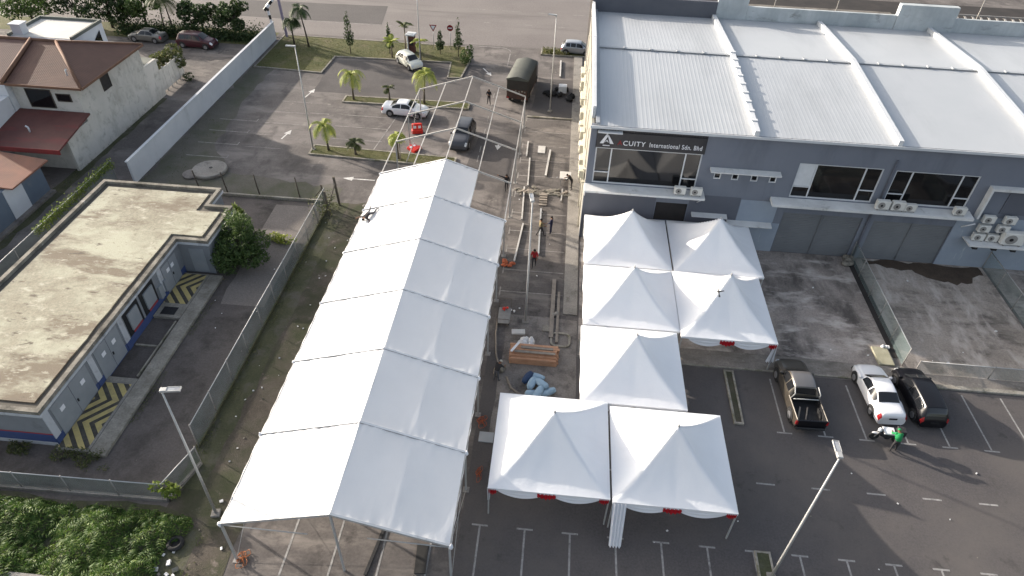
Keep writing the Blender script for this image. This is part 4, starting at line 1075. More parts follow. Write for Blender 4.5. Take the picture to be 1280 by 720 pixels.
# ------------------------------------------------------------------ vehicles (local +X is forward)
STY = {
 'sedan': dict(st=[(0,.80,.68,.58,.86),(.018,.99,.70,.70,.93),(.05,1.05,.72,.80,.96),(.15,1.07,.72,.86,.97),(.20,1.11,.68,.90,.98),(.34,1.40,.60,.94,1),(.46,1.455,.60,.94,1),(.58,1.42,.60,.93,1),(.70,1.08,.68,.92,.99),(.745,.99,.74,.90,.98),(.90,.88,.72,.78,.95),(.965,.76,.64,.66,.86),(1,.52,.52,.44,.72)],
   ws=(.595,.712), rw=(.205,.335), side=((.25,.43),(.445,.64)), wheels=(.195,.80), r=.33),
 'hatch': dict(st=[(0,.80,.62,.60,.82),(.03,1.02,.66,.80,.93),(.07,1.22,.62,.93,.97),(.14,1.45,.60,.97,.99),(.3,1.52,.62,.97,1),(.5,1.52,.62,.96,1),(.62,1.45,.62,.95,1),(.77,1.08,.68,.93,.98),(.82,1.0,.72,.91,.97),(.93,.90,.70,.80,.93),(.975,.76,.62,.66,.84),(1,.52,.54,.46,.72)],
   ws=(.63,.785), rw=(.045,.13), side=((.16,.29),(.31,.47),(.49,.69)), wheels=(.17,.81), r=.31),
 'mpv': dict(st=[(0,.86,.66,.62,.84),(.025,1.10,.68,.84,.94),(.05,1.34,.66,1.0,.97),(.10,1.63,.64,1.04,.99),(.3,1.72,.66,1.04,1),(.5,1.72,.66,1.03,1),(.62,1.64,.64,1.02,1),(.76,1.24,.70,1.0,.98),(.81,1.12,.74,.98,.97),(.93,1.0,.70,.86,.94),(.975,.84,.62,.70,.85),(1,.56,.54,.48,.74)],
   ws=(.63,.775), rw=(.03,.095), side=((.13,.29),(.31,.47),(.49,.68)), wheels=(.18,.81), r=.34),
 'suv': dict(st=[(0,.95,.66,.68,.86),(.025,1.15,.68,.9,.95),(.06,1.36,.66,1.05,.98),(.12,1.66,.64,1.10,1),(.3,1.76,.66,1.10,1),(.48,1.76,.66,1.10,1),(.58,1.68,.64,1.09,1),(.69,1.30,.70,1.08,.99),(.73,1.20,.78,1.06,.98),(.90,1.12,.76,.98,.96),(.965,.96,.70,.84,.92),(1,.62,.60,.52,.80)],
   ws=(.59,.70), rw=(.035,.11), side=((.14,.27),(.29,.43),(.45,.63)), wheels=(.19,.81), r=.38),
 'cab': dict(st=[(.36,1.10,.70,.98,.96),(.375,1.30,.66,1.04,.98),(.40,1.66,.62,1.08,1),(.50,1.76,.64,1.09,1),(.58,1.76,.64,1.09,1),(.64,1.68,.64,1.09,1),(.735,1.28,.70,1.08,.99),(.765,1.20,.78,1.06,.98),(.91,1.10,.76,.96,.96),(.97,.96,.70,.84,.92),(1,.64,.60,.54,.80)],
   ws=(.648,.738), rw=(.368,.395), side=((.415,.52),(.535,.69)), wheels=(.19,.80), r=.38)}
def car(name, label, style, L, W, paint, roofpaint=None, cat='car', loc=(0, 0), yaw=0, plate=True, zs=1.0):
    t = thing(name, label, cat, (loc[0], loc[1], .016), yaw)
    S_ = STY[style]; st = S_['st']; hw = W/2
    def cr(a, b, c, d, t_):
        return .5*((2*b)+(-a+c)*t_+(2*a-5*b+4*c-d)*t_*t_+(-a+3*b-3*c+d)*t_**3)
    def params(x):
        i = 0
        while i < len(st)-2 and x > st[i+1][0]: i += 1
        a, b = st[i], st[i+1]; t_ = (x-a[0])/(b[0]-a[0]); t_ = max(0, min(1, t_))
        p = st[i-1] if i else a; q = st[i+2] if i+2 < len(st) else b
        lin = [a[k]+(b[k]-a[k])*t_ for k in range(1, 5)]; cu = [cr(p[k], a[k], b[k], q[k], t_) for k in range(1, 5)]
        return [l*.45+c*.55 for l, c in zip(lin, cu)]
    def ring(x):
        top, wt, belt, wb = params(x); top *= zs; belt *= zs
        return [(hw*wb*.88, .20), (hw*wb*.985, .33), (hw*wb, belt*.72), (hw*wb*.975, belt), (hw*(wt+.05), top-.075), (hw*wt*.88, top-.012), (0, top+.012)]
    def P(x, v, off=0):
        sgn = 1 if v <= 6 else -1
        vv = v if v <= 6 else 12-v
        rg = ring(x); i = min(5, int(vv)); f = vv-i
        pa = rg[max(i-1, 0)]; a = rg[i]; b = rg[i+1]; pd = rg[min(i+2, 6)] if i+2 <= 6 else (-rg[5][0], rg[5][1])
        y = (a[0]+(b[0]-a[0])*f)*.55+cr(pa[0], a[0], b[0], pd[0], f)*.45
        z = (a[1]+(b[1]-a[1])*f)*.55+cr(pa[1], a[1], b[1], pd[1], f)*.45
        return Vector(((x-.5)*L, y*sgn, z))
    def N(x, v):
        e = .004; du = P(min(x+e, 1), v)-P(max(x-e, st[0][0]), v); dv = P(x, min(v+.02, 12))-P(x, max(v-.02, 0))
        n = du.cross(dv); 
        if n.length < 1e-9: return Vector((0, 0, 1))
        return n.normalized()
    xs_ = []
    for a, b in zip(st[:-1], st[1:]):
        n = max(2, int((b[0]-a[0])*L/.12)); xs_ += [a[0]+(b[0]-a[0])*k/n for k in range(n)]
    xs_.append(1.0)
    NV = 36; m = MB(); rows = []
    for x in xs_:
        rows.append([m.add([P(x, 12*k/NV)], []) for k in range(NV+1)])
    for i in range(len(xs_)-1):
        for k in range(NV): m.face((rows[i][k], rows[i+1][k], rows[i+1][k+1], rows[i][k+1]), True)
        m.face((rows[i][NV], rows[i+1][NV], rows[i+1][0], rows[i][0]))
    m.face(rows[0][::-1] if False else rows[0]); m.face(rows[-1][::-1])
    body = m.build('body', paint, t)
    def patch(nm, x0, x1, v0, v1, mat, off=.012, nu=10, nv=14, parent=t, f=None):
        mm = MB()
        def Q(u, v):
            x = x0+(x1-x0)*u; vv = v0+(v1-v0)*v
            if f: x = f(u, v)
            p = P(x, vv); n = N(x, vv)
            if n.dot(p-Vector((p.x, 0, .7))) < 0: n = -n
            return p+n*off
        mm.grid(Q, nu, nv); return mm.build(nm, mat, parent)
    patch('windscreen', S_['ws'][0], S_['ws'][1], 4.25, 7.75, 'car_glass')
    patch('rear_window', S_['rw'][0], S_['rw'][1], 4.3, 7.7, 'car_glass')
    for sg in (0, 1):
        for (a, b) in S_['side']:
            v0, v1 = (3.10, 3.90) if sg == 0 else (8.90, 8.10)
            patch('side_window', a, b, v0, v1, 'car_glass', .010, 8, 6)
    if roofpaint: patch('roof_panel', S_['rw'][1]+.01, S_['ws'][0]-.005, 4.2, 7.8, roofpaint, .006, 12, 14)
    # lamps
    for sg in (1, -1):
        v0, v1 = (2.55, 4.2) if sg > 0 else (9.45, 7.8)
        patch('headlight', .935, .985, v0, v1 if style != 'cab' else v1, 'head_clear', .012, 5, 6)
        if style != 'cab': patch('tail_light', .004, .05 if style == 'sedan' else .03, 2.4 if sg > 0 else 9.6, 3.9 if sg > 0 else 8.1, 'tail_red', .012, 5, 5)
    r = S_['r']
    for xf in S_['wheels']:
        for sg in (1, -1):
            wx = (xf-.5)*L; T = Matrix.Translation((wx, sg*(hw-.10), r)) @ Matrix.Rotation(R(90), 4, 'X')
            MB().lathe([(r*1.22, -.115), (r*1.22, .115)], 20, Matrix.Translation((wx, sg*(hw-.118), r+.03)) @ Matrix.Rotation(R(90), 4, 'X'), False).build('wheel_arch', 'plastic_black', t)
            wh = MB().lathe([(r*.6, -.11), (r*.93, -.11), (r, -.07), (r, .07), (r*.93, .11), (r*.6, .11)], 20, T).build('wheel', 'rubber', t)
            T2 = Matrix.Translation((wx, sg*(hw+.015), r)) @ Matrix.Rotation(R(90), 4, 'X')
            MB().lathe([(r*.62, -.012), (r*.62, .012)], 16, T2).build('rim', 'rim', wh)
    xm_ = S_['ws'][1]-.035
    for sg in (1, -1):
        px = P(xm_, 3.0)
        MB().bbox(px.x-.07, px.x+.07, sg*(hw+.02)-.09, sg*(hw+.02)+.09, px.z+.0, px.z+.15, .03).build('mirror', paint, t)
    if plate and style != 'cab':
        zz = .62 if style != 'sedan' else .70
        MB().box(-L/2-.02, -L/2+.03, -.24, .24, zz-.06, zz+.06).build('number_plate', 'black', t)
    MB().bbox(L/2-.06, L/2+.01, -.42*W, .42*W, .22, .42, .03).build('front_grille', 'plastic_black', t)
    return t, P
# cars in the bays on the right (front pointing away, +Y)
def place(t, x, y, yaw): t.location = (x, y, .016); t.rotation_euler = (0, 0, yaw)
car('white_sedan', 'white sedan parked in the bays between the dark people carrier and the motorcycle', 'sedan', 4.55, 1.84, 'car_white', loc=(21.28, 29.85), yaw=R(93))
car('black_mpv', 'shiny black people carrier parked directly right of the white sedan in the bays', 'mpv', 4.45, 1.80, 'car_black', 'car_black', loc=(23.78, 29.85), yaw=R(92), zs=.92)
# pickup
pk, Pf = car('pickup_truck', 'bronze pickup truck with an open load bed parked beside the white tents', 'cab', 5.3, 1.9, 'car_bronze', 'car_greytop', cat='pickup', loc=(16.25, 29.2), yaw=R(92))
L, W = 5.3, 1.9
m = MB(); x0, x1 = -L/2+.04, (.36-.5)*L+.08; hw = W/2*.965; th = .09
m.bbox(x0, x1, hw-th, hw, .34, 1.08, .03); m.bbox(x0, x1, -hw, -hw+th, .34, 1.08, .03); m.box(x1-.10, x1-.02, -hw+th, hw-th, .34, 1.07)
m.box(x0+.05, x1-.1, -hw+th, hw-th, .34, .56)
m.build('load_bed', 'car_bronze', pk)
MB().box(x0+.1, x1-.12, -hw+th+.003, hw-th-.003, .562, .58).box(x0+.08, x1-.12, -hw+th+.002, -hw+th+.02, .58, 1.06).box(x0+.08, x1-.12, hw-th-.02, hw-th-.002, .58, 1.06).box(x1-.13, x1-.11, -hw+th+.03, hw-th-.03, .58, 1.06).build('bed_liner', 'black', pk)
tg = MB().bbox(x0-.04, x0+.045, -hw+.02, hw-.02, .45, 1.07, .02).build('tailgate', 'car_black', pk)
MB().bbox(x0-.14, x0-.05, -hw+.05, hw-.05, .36, .52, .03).build('rear_bumper', 'plastic_black', pk)
for sg in (1, -1):
    MB().box(x0-.045, x0+.05, sg*(hw-.03)-.06, sg*(hw-.03)+.06, .72, 1.0).build('tail_light', 'tail_red', pk)
rb = MB()
for sg in (1, -1):
    rb.tube([(x1-.25, sg*(hw-.08), 1.06), (x1-.35, sg*(hw-.16), 1.55), (x1+.10, sg*(hw-.22), 1.74)], .035, 8)
rb.tube([(x1-.40, -(hw-.16), 1.16), (x1-.40, hw-.16, 1.16)], .03, 8)
rb.build('roll_bar', 'galv', pk)
rb = MB().bar((x1-.55, .25, .62), (x0+.45, .62, .62), .09, .05); rb.bar((x1-.55, -.2, .62), (x0+.4, .2, .64), .07, .05); rb.build('bed_rail', 'wood_grey', pk)
# cars in the upper car park
car('white_sedan', 'white sedan standing on the upper car park by the palm island', 'sedan', 4.75, 1.84, 'car_white', loc=(-15.7, 64.15), yaw=R(-4))
car('dark_suv', 'dark blue-grey off-roader under the bare marquee frame', 'suv', 4.8, 1.9, 'car_navy', 'car_navy', loc=(-9.05, 59.3), yaw=R(-94))
car('cream_car', 'cream car half hidden behind a palm at the grass verge', 'hatch', 4.0, 1.7, 'car_cream', loc=(-17.9, 76.7), yaw=R(-48))
car('silver_hatchback', 'silver hatchback parked at the roadside by the far corner of the grey building', 'hatch', 3.9, 1.68, 'car_silver', loc=(1.75, 83.9), yaw=R(-4))
car('maroon_mpv', 'dark maroon people carrier parked in the back street under the trees', 'mpv', 4.7, 1.8, 'car_maroon', loc=(-44.3, 78.3), yaw=R(-4))
car('grey_car', 'grey saloon car parked left of the maroon people carrier', 'sedan', 4.5, 1.75, 'car_grey', loc=(-51.0, 79.2), yaw=R(176))
# canopy lorry
tr = thing('canopy_truck', 'high dark box lorry with a grey-green pitched cover beyond the bare frame', 'lorry', (-4.0, 72.1, 0.016), R(83)); tr.scale = (1, 1, .92)
hwT, xa, xb = 1.14, -4.0, 1.4
MB().bbox(xa, xb, -hwT, hwT, 1.0, 3.05, .04).build('cargo_box', 'truck_box', tr)
m = MB(); sec = [(-hwT-.05, 2.95), (-hwT-.03, 3.10), (-.5, 3.30), (0, 3.42), (.5, 3.30), (hwT+.03, 3.10), (hwT+.05, 2.95)]
m.grid(lambda u, v: (xa-.06+(xb-xa+.1)*v, sec[round(u*6)][0], sec[round(u*6)][1]), 6, 14)
m.add([(xa-.06, s[0], s[1]) for s in sec], [tuple(range(7))]); m.add([(xb+.04, s[0], s[1]) for s in sec], [tuple(range(6, -1, -1))])
m.build('cover', 'truck_tarp', tr)
m = MB().bbox(xa-.03, xb, -hwT-.02, hwT+.02, .72, .998, .02); m.bbox(xa-.05, xa-.032, -hwT+.05, hwT-.05, 1.02, 1.85, .006); m.build('tailboard', 'truck_rust', tr)
m = MB().bbox(xb+.15, xb+1.75, -1.02, 1.02, .6, 2.35, .12); m.build('cab', 'car_navy', tr)
MB().box(xb+1.60, xb+1.77, -.9, .9, 1.45, 2.15).build('windscreen', 'car_glass', tr)
m = MB().box(xa+.1, xb+1.6, -.42, .42, .45, .71); m.build('chassis', 'black', tr)
for x in (xa+1.0, xa+2.1, xb+.95):
    for sg in (1, -1):
        T = Matrix.Translation((x, sg*.92, .46)) @ Matrix.Rotation(R(90), 4, 'X')
        wh = MB().lathe([(.25, -.13), (.42, -.13), (.46, -.08), (.46, .08), (.42, .13), (.25, .13)], 18, T).build('wheel', 'rubber', tr)
for sg in (1, -1):
    MB().box(xa-.07, xa-.02, sg*.95-.12, sg*.95+.12, .78, .9).build('tail_light', 'tail_red', tr)
m = MB()
for i, y in enumerate((-.85, -.55, -.25, .15, .5, .8)): m.ball((xa-.06, y, 1.62+.08*(i % 2)), (.04, .12, .09), 7, 5, .2)
m.build('rope_bundle', 'scrap', tr)

# moped (local +X forward)
mo = thing('motorcycle', 'black moped with a white delivery box parked across the lane behind the white sedan', 'motorcycle', (20.75, 26.5, .016), R(176))
for x in (-.62, .66):
    T = Matrix.Translation((x, 0, .29)) @ Matrix.Rotation(R(90), 4, 'X')
    wh = MB().lathe([(.20, -.045), (.27, -.045), (.29, 0), (.27, .045), (.20, .045)], 20, T).build('wheel', 'rubber', mo)
    MB().lathe([(.17, -.02), (.17, .02)], 14, T).build('rim', 'rim', wh)
MB().tube([(.66, .07, .29), (.52, .07, .72), (.42, .06, .98)], .03, 8).tube([(.66, -.07, .29), (.52, -.07, .72), (.42, -.06, .98)], .03, 8).build('fork', 'steel', mo)
MB().tube([(.38, -.33, 1.02), (.42, -.15, .98), (.42, .15, .98), (.38, .33, 1.02)], .02, 8).build('handlebar', 'black', mo)
MB().ball((.50, 0, .86), (.12, .13, .15), 12, 8).build('headlight', 'head_clear', mo)
m = MB().tube([(.48, 0, .82), (.30, 0, .48), (.05, 0, .38), (-.25, 0, .5), (-.55, 0, .66)], [.13, .11, .12, .15, .10], 10); m.ball((-.05, 0, .32), (.2, .15, .15)); m.build('frame', 'plastic_black', mo)
MB().ball((.66, 0, .56), (.22, .07, .07), 10, 6).build('front_mudguard', 'car_white', mo)
MB().ball((-.18, 0, .73), (.36, .15, .09), 14, 8).build('seat', 'rubber', mo)
MB().bbox(-.30, .34, -.27, .27, .82, .90, .02, Matrix.Translation((-.0, .02, .03))).build('delivery_bag', 'car_white', mo)
MB().bbox(-.86, -.42, -.24, .24, .76, 1.16, .03).build('top_box', 'plastic_black', mo)
MB().tube([(-.1, -.16, .25), (-.8, -.18, .32)], [.035, .05], 8).build('exhaust', 'steel', mo)

# ------------------------------------------------------------------ people
def cloth(name, c): 
    MT[name] = M(name, c, tuple(v*.75 for v in c), 6, .85, bmp=.3, bs=25); return name
for nm, c in (('skin', (.22,.115,.07)), ('hair', (.012,.010,.009)), ('cloth_black', (.014,.014,.016)), ('cloth_dark', (.035,.033,.035)), ('cloth_green', (.015,.21,.065)),
              ('cloth_red', (.30,.018,.02)), ('cloth_khaki', (.20,.16,.085)), ('cloth_navy', (.022,.025,.055)), ('cloth_jeans', (.05,.06,.085)), ('cloth_grey', (.10,.10,.11)), ('cloth_pale', (.42,.42,.36))): cloth(nm, c)
BASE = dict(pel=(0,0,.93), wai=(0,0,1.08), che=(0,.01,1.30), nek=(0,0,1.47), hed=(0,.02,1.58), top=(0,.02,1.68),
    lsh=(-.18,0,1.41), lel=(-.24,-.01,1.13), lwr=(-.25,.05,.88), rsh=(.18,0,1.41), rel=(.24,-.01,1.13), rwr=(.25,.05,.88),
    lhi=(-.095,0,.88), lkn=(-.11,.02,.50), lan=(-.12,-.01,.10), lto=(-.13,.16,.045), rhi=(.095,0,.88), rkn=(.11,.02,.50), ran=(.12,-.01,.10), rto=(.13,.16,.045))
RAD = dict(pel=.135, wai=.125, che=.145, nek=.06, hed=.092, top=.07, lsh=.075, lel=.052, lwr=.036, rsh=.075, rel=.052, rwr=.036,
    lhi=.095, lkn=.062, lan=.042, lto=.036, rhi=.095, rkn=.062, ran=.042, rto=.036)
BON = [('pel','wai'),('wai','che'),('che','nek'),('nek','hed'),('hed','top'),('che','lsh'),('lsh','lel'),('lel','lwr'),('che','rsh'),('rsh','rel'),('rel','rwr'),
       ('pel','lhi'),('lhi','lkn'),('lkn','lan'),('lan','lto'),('pel','rhi'),('rhi','rkn'),('rkn','ran'),('ran','rto')]
def person(label, loc, yaw, top, legs, pose={}, sleeves=True, cap=None, rot=None, helmet=None, vest=None):
    J = {k: Vector(v) for k, v in {**BASE, **pose}.items()}
    keys = list(J); idx = {k: i for i, k in enumerate(keys)}
    me = bpy.data.meshes.new('skel'); me.from_pydata([tuple(J[k]) for k in keys], [(idx[a], idx[b]) for a, b in BON], [])
    o = bpy.data.objects.new('skel', me); COL.objects.link(o)
    md = o.modifiers.new('s', 'SKIN'); sk = me.skin_vertices[0].data
    for k in keys:
        r = RAD[k]; sk[idx[k]].radius = (r*(1.25 if k in ('che', 'pel', 'wai') else 1), r*(.85 if k in ('che', 'pel', 'wai') else 1)); sk[idx[k]].use_root = k == 'pel'
    sb = o.modifiers.new('d', 'SUBSURF'); sb.levels = 2; sb.render_levels = 2
    dg = bpy.context.evaluated_depsgraph_get(); ev = bpy.data.meshes.new_from_object(o.evaluated_get(dg)); bpy.data.objects.remove(o)
    mats = [top, legs, 'skin', 'black']
    mb = MB(); vs = [v.co.copy() for v in ev.vertices]; mb.v = [tuple(v) for v in vs]
    def near(p):
        best = (9, None)
        for a, b in BON:
            A, B = J[a], J[b]; d = B-A; t = max(0, min(1, (p-A).dot(d)/d.length_squared)); q = (p-A-d*t).length-.4*min(RAD[a], RAD[b])
            if q < best[0]: best = (q, (a, b), t)
        return best[1], best[2]
    for pl in ev.polygons:
        c = sum((vs[i] for i in pl.vertices), Vector())/len(pl.vertices); (a, b), t = near(c)
        if b in ('hed', 'top') or (b == 'nek' and t > .8): k = 2
        elif b in ('lwr', 'rwr') and (not sleeves or t > .93): k = 2
        elif b in ('lto', 'rto'): k = 3
        elif b in ('lhi', 'rhi', 'lkn', 'rkn', 'lan', 'ran') or (b == 'wai' and t < .25): k = 1
        else: k = 0
        mb.cur = k; mb.face(tuple(pl.vertices), True)
    bpy.data.meshes.remove(ev)
    # hands: palm, four fingers and a thumb closed in a relaxed curl
    mb.cur = 2
    for s, w, e in ((-1, 'lwr', 'lel'), (1, 'rwr', 'rel')):
        W_ = J[w]; d = (W_-J[e]).normalized(); side = d.orthogonal().normalized()
        fwd = Vector((0, 1, 0))-d*d.y
        if fwd.length > .2: side = fwd.normalized()
        nn = d.cross(side)*s
        mb.tube([W_-d*.01, W_+d*.045, W_+d*.085], [.030, .040, .034], 8)
        for i, ln in enumerate((.060, .070, .066, .050)):
            q = W_+d*.08+side*(.030-.020*i); mb.tube([q-d*.02, q+d*ln*.5, q+d*ln*.85+nn*.022], [.0095, .009, .007], 6)
        q = W_+d*.02+side*.03; mb.tube([q, q+side*.028+d*.03, q+side*.030+d*.062+nn*.01], [.012, .011, .008], 6)
    # face: nose, ears, eyes
    hd = J['hed']; up = (J['top']-J['nek']).normalized(); fw = Vector((0, 1, 0))-up*up.y
    fw = fw.normalized() if fw.length > .15 else Vector((0, 0, -1)); rt = fw.cross(up)
    mb.tube([hd+fw*.080+up*.03, hd+fw*.108-up*.005, hd+fw*.085-up*.02], [.010, .016, .010], 6)
    for s in (-1, 1): mb.ball(hd+rt*s*.090+up*.0, (.016, .022, .03), 6, 5)
    mb.cur = 3
    for s in (-1, 1): mb.ball(hd+rt*s*.034+fw*.083+up*.030, .012, 6, 4)
    mb.tube([hd-rt*.022+fw*.083-up*.045, hd+rt*.022+fw*.083-up*.045], .006, 5)
    p = mb.build('person', mats)
    tag(p, label, 'person')
    hb = MB(); ax = up
    T = Matrix.Translation(hd+up*.035-fw*.012) @ up.to_track_quat('Z', 'Y').to_matrix().to_4x4()
    prof = [(.103*math.cos(a), .095*math.sin(a)) for a in [i*math.pi/2/6-.25 for i in range(7)]]+[(.004, .098)]
    hb.lathe(prof, 14, T); h = hb.build('hair' if not helmet else 'helmet', helmet or cap or 'hair', p)
    if vest:
        vb = MB(); a, b = J['wai'], J['che']
        T = Matrix.Translation(a) @ (b-a).to_track_quat('Z', 'Y').to_matrix().to_4x4(); L_ = (b-a).length
        vb.lathe([(.175, -.04), (.19, L_*.5), (.20, L_*.9), (.12, L_+.12)], 14, T); vb.build('jacket', vest, p)
    p.location = loc
    p.rotation_euler = rot or (0, 0, yaw)
    return p
person('person in black standing alone under the bare marquee frame, arms folded', (-7.44, 67.75, .02), R(170), 'cloth_black', 'cloth_black',
    dict(lel=(-.27,.06,1.16), lwr=(.02,.24,1.22), rel=(.27,.06,1.14), rwr=(-.04,.25,1.15), lan=(-.16,0,.10), ran=(.16,0,.10), lto=(-.19,.15,.045), rto=(.19,.15,.045)))
person('person in black pointing an arm out beside the right edge of the bare frame', (-3.95, 50.7, .02), R(20), 'cloth_black', 'cloth_dark',
    dict(lel=(-.46,.10,1.50), lwr=(-.70,.18,1.60), rel=(.24,-.02,1.14), lan=(-.10,-.12,.10), lto=(-.11,.04,.045), ran=(.10,.10,.10), rto=(.11,.26,.045)))
person('person in a khaki shirt striding in the aisle, left of the person in navy', (-.62, 44.35, .02), R(-70), 'cloth_khaki', 'cloth_dark',
    dict(lel=(-.25,.14,1.15), lwr=(-.2,.33,1.05), rel=(.25,.14,1.15), rwr=(.2,.34,1.08), lan=(-.1,-.30,.12), lkn=(-.1,-.08,.5), lto=(-.1,-.16,.05), ran=(.1,.30,.10), rkn=(.1,.22,.52), rto=(.1,.46,.05)), sleeves=False)
person('person in navy standing in the aisle, right of the person in khaki', (.22, 44.8, .02), R(75), 'cloth_navy', 'cloth_navy', dict(lel=(-.25,.08,1.14), lwr=(-.18,.28,1.05)))
person('person in a red shirt walking alone along the aisle nearest the tents', (-.87, 40.3, .02), R(175), 'cloth_red', 'cloth_dark',
    dict(lan=(-.1,-.22,.12), lto=(-.1,-.08,.05), lkn=(-.1,-.03,.5), ran=(.1,.22,.10), rkn=(.1,.14,.51), rto=(.1,.38,.05), lel=(-.26,.1,1.14), lwr=(-.22,.26,1.0)), sleeves=False)
bent = dict(pel=(0,0,.92), wai=(0,.08,1.05), che=(0,.24,1.20), nek=(0,.36,1.32), hed=(0,.45,1.38), top=(0,.50,1.46), lsh=(-.18,.28,1.28), rsh=(.18,.28,1.28), lel=(-.27,.42,1.06), rel=(.27,.42,1.06), lwr=(-.20,.62,1.0), rwr=(.20,.62,1.0),
    lan=(-.16,-.08,.10), lto=(-.17,.08,.045), ran=(.16,.04,.10), rto=(.17,.20,.045))
person('rider in a bright green jacket leaning over the parked motorcycle', (20.95, 25.72, .02), R(-8), 'cloth_green', 'cloth_dark', bent, helmet='cloth_green', vest='cloth_green')
person('crouching person in dark clothes working among the boxes by the long side wall', (1.75, 51.6, .11), R(80), 'cloth_black', 'cloth_dark', bent)
person('bending worker with a pale cap beside the hand cart at the pad', (-2.5, 28.5, .02), R(-30), 'cloth_dark', 'cloth_grey', bent, cap='cloth_pale', sleeves=False)
lie = dict(pel=(0,0,.93), wai=(0,0,1.08), che=(0,.02,1.30), lsh=(-.19,.02,1.40), rsh=(.19,.02,1.40), lel=(-.42,.10,1.42), lwr=(-.52,.12,1.66), rel=(.40,.10,1.38), rwr=(.56,.10,1.60), lhi=(-.10,.0,.88), lkn=(-.26,.10,.55), lan=(-.20,.05,.16), lto=(-.26,.10,.02), rhi=(.10,0,.88), rkn=(.20,.12,.52), ran=(.34,.05,.20), rto=(.38,.10,.06))
person('worker in dark clothes lying prone on the white marquee cover near its left edge', (-12.95, 41.3, 3.82), 0, 'cloth_dark', 'cloth_grey', lie, rot=(R(-98), R(0), R(158)), sleeves=False)

# ------------------------------------------------------------------ lamps
def lamp(label, x, y, hd, H_=10.0, arm=.9, flat=True, lean=(0, 0), name='street_lamp'):
    t = thing(name, label, 'street lamp', (x, y, 0), hd, 'tall street lamps')
    MB().tube([(0, 0, .1), (lean[0]*.5, lean[1]*.5, H_*.5), (lean[0], lean[1], H_)], [.078, .060, .038], 10).build('pole', 'galv', t)
    MB().bbox(-.22, .22, -.22, .22, 0, .14, .03).build('base_plate', 'concrete', t)
    h = MB().bbox(lean[0]-.05, lean[0]+.24, lean[1]-.115, lean[1]+.115, H_-.05, H_+.06, .02).build('lamp_head', 'galv', t)
    MB().bbox(lean[0]+.24, lean[0]+.76, lean[1]-.105, lean[1]+.105, H_-.03, H_+.04, .01).build('solar_panel', 'lamp_lens', h)
    fr = MB(); a, b = lean[0]+.235, lean[0]+.78
    for q in (-.125, .107): fr.box(a, b, lean[1]+q, lean[1]+q+.018, H_-.035, H_+.055)
    fr.box(b, b+.018, lean[1]-.125, lean[1]+.125, H_-.035, H_+.055)
    fr.build('rim', 'galv', h)
    return t
lamp('tall lamp with a flat head beside the near left corner of the marquee', -15.95, 17.75, R(10), lean=(.28, -.32))
lamp('tall lamp beside the palms on the upper car park, near the grass corner', -22.8, 55.5, R(180), 9.9)
lamp('tall lamp standing in the aisle between the marquee and the building', -1.07, 34.15, R(100), 9.9)
lamp('tall lamp with a flat head in the near right corner of the lot', 12.3, 17.25, R(88), 9.9)
lamp('tall lamp by the dark lorry at the far end of the aisle', -.85, 67.1, R(170), 10.0)
lamp('tall lamp on the grass verge behind the cream car', -16.5, 76.4, R(90), 10.2)

# ------------------------------------------------------------------ vegetation
def tree(name, label, loc, blobs, n, size, mat, trunk=None, tm='bark_dark', tr_=.12, cat='tree', group=None, asp=1.0):
    """trunk: list of points; blobs (x,y,z,rx,ry,rz)"""
    t = thing(name, label, cat, loc, 0, group)
    m = MB(); tot = sum(b[3]*b[4]*b[5] for b in blobs)**1
    if trunk: m.tube(trunk, [tr_*(1-.6*i/(len(trunk)-1)) for i in range(len(trunk))], 8)
    base = Vector(trunk[-1]) if trunk else Vector((0, 0, .2))
    for b in blobs[:9]:
        e = Vector(b[:3]); mid = base.lerp(e, .5)+Vector((random.uniform(-.1, .1), random.uniform(-.1, .1), 0))
        m.tube([base*.6+Vector((0, 0, base.z*.2)), mid, e], [tr_*.45, tr_*.28, .02], 5)
    m.build('trunk', tm, t)
    c = MB()
    for b in blobs:
        k = int(n*b[3]*b[4]*b[5]/tot)+12
        for _ in range(k):
            d = Vector((random.gauss(0, 1), random.gauss(0, 1), random.gauss(0, 1))).normalized()*random.uniform(.45, 1.08)**.6
            p = Vector((b[0]+d.x*b[3], b[1]+d.y*b[4], b[2]+d.z*b[5]))
            if mnoise.noise(p*2.2+Vector((loc[0], 0, 0))) < -.22: continue
            c.leaf(p, size*random.uniform(.6, 1.4), asp=asp)
    c.build('crown', mat, t); return t
def blobs(n, R_, H0, H1, r, seed, flat=.8):
    g = random.Random(seed); out = []
    for i in range(n):
        a = g.uniform(0, 6.28); q = R_*math.sqrt(g.random()); z = g.uniform(H0, H1)
        k = 1-.45*(q/max(R_, .01)); rr = r*g.uniform(.6, 1.15)*k+.1
        out.append((q*math.cos(a), q*math.sin(a), H0+(z-H0)*k, rr, rr, rr*flat))
    return out
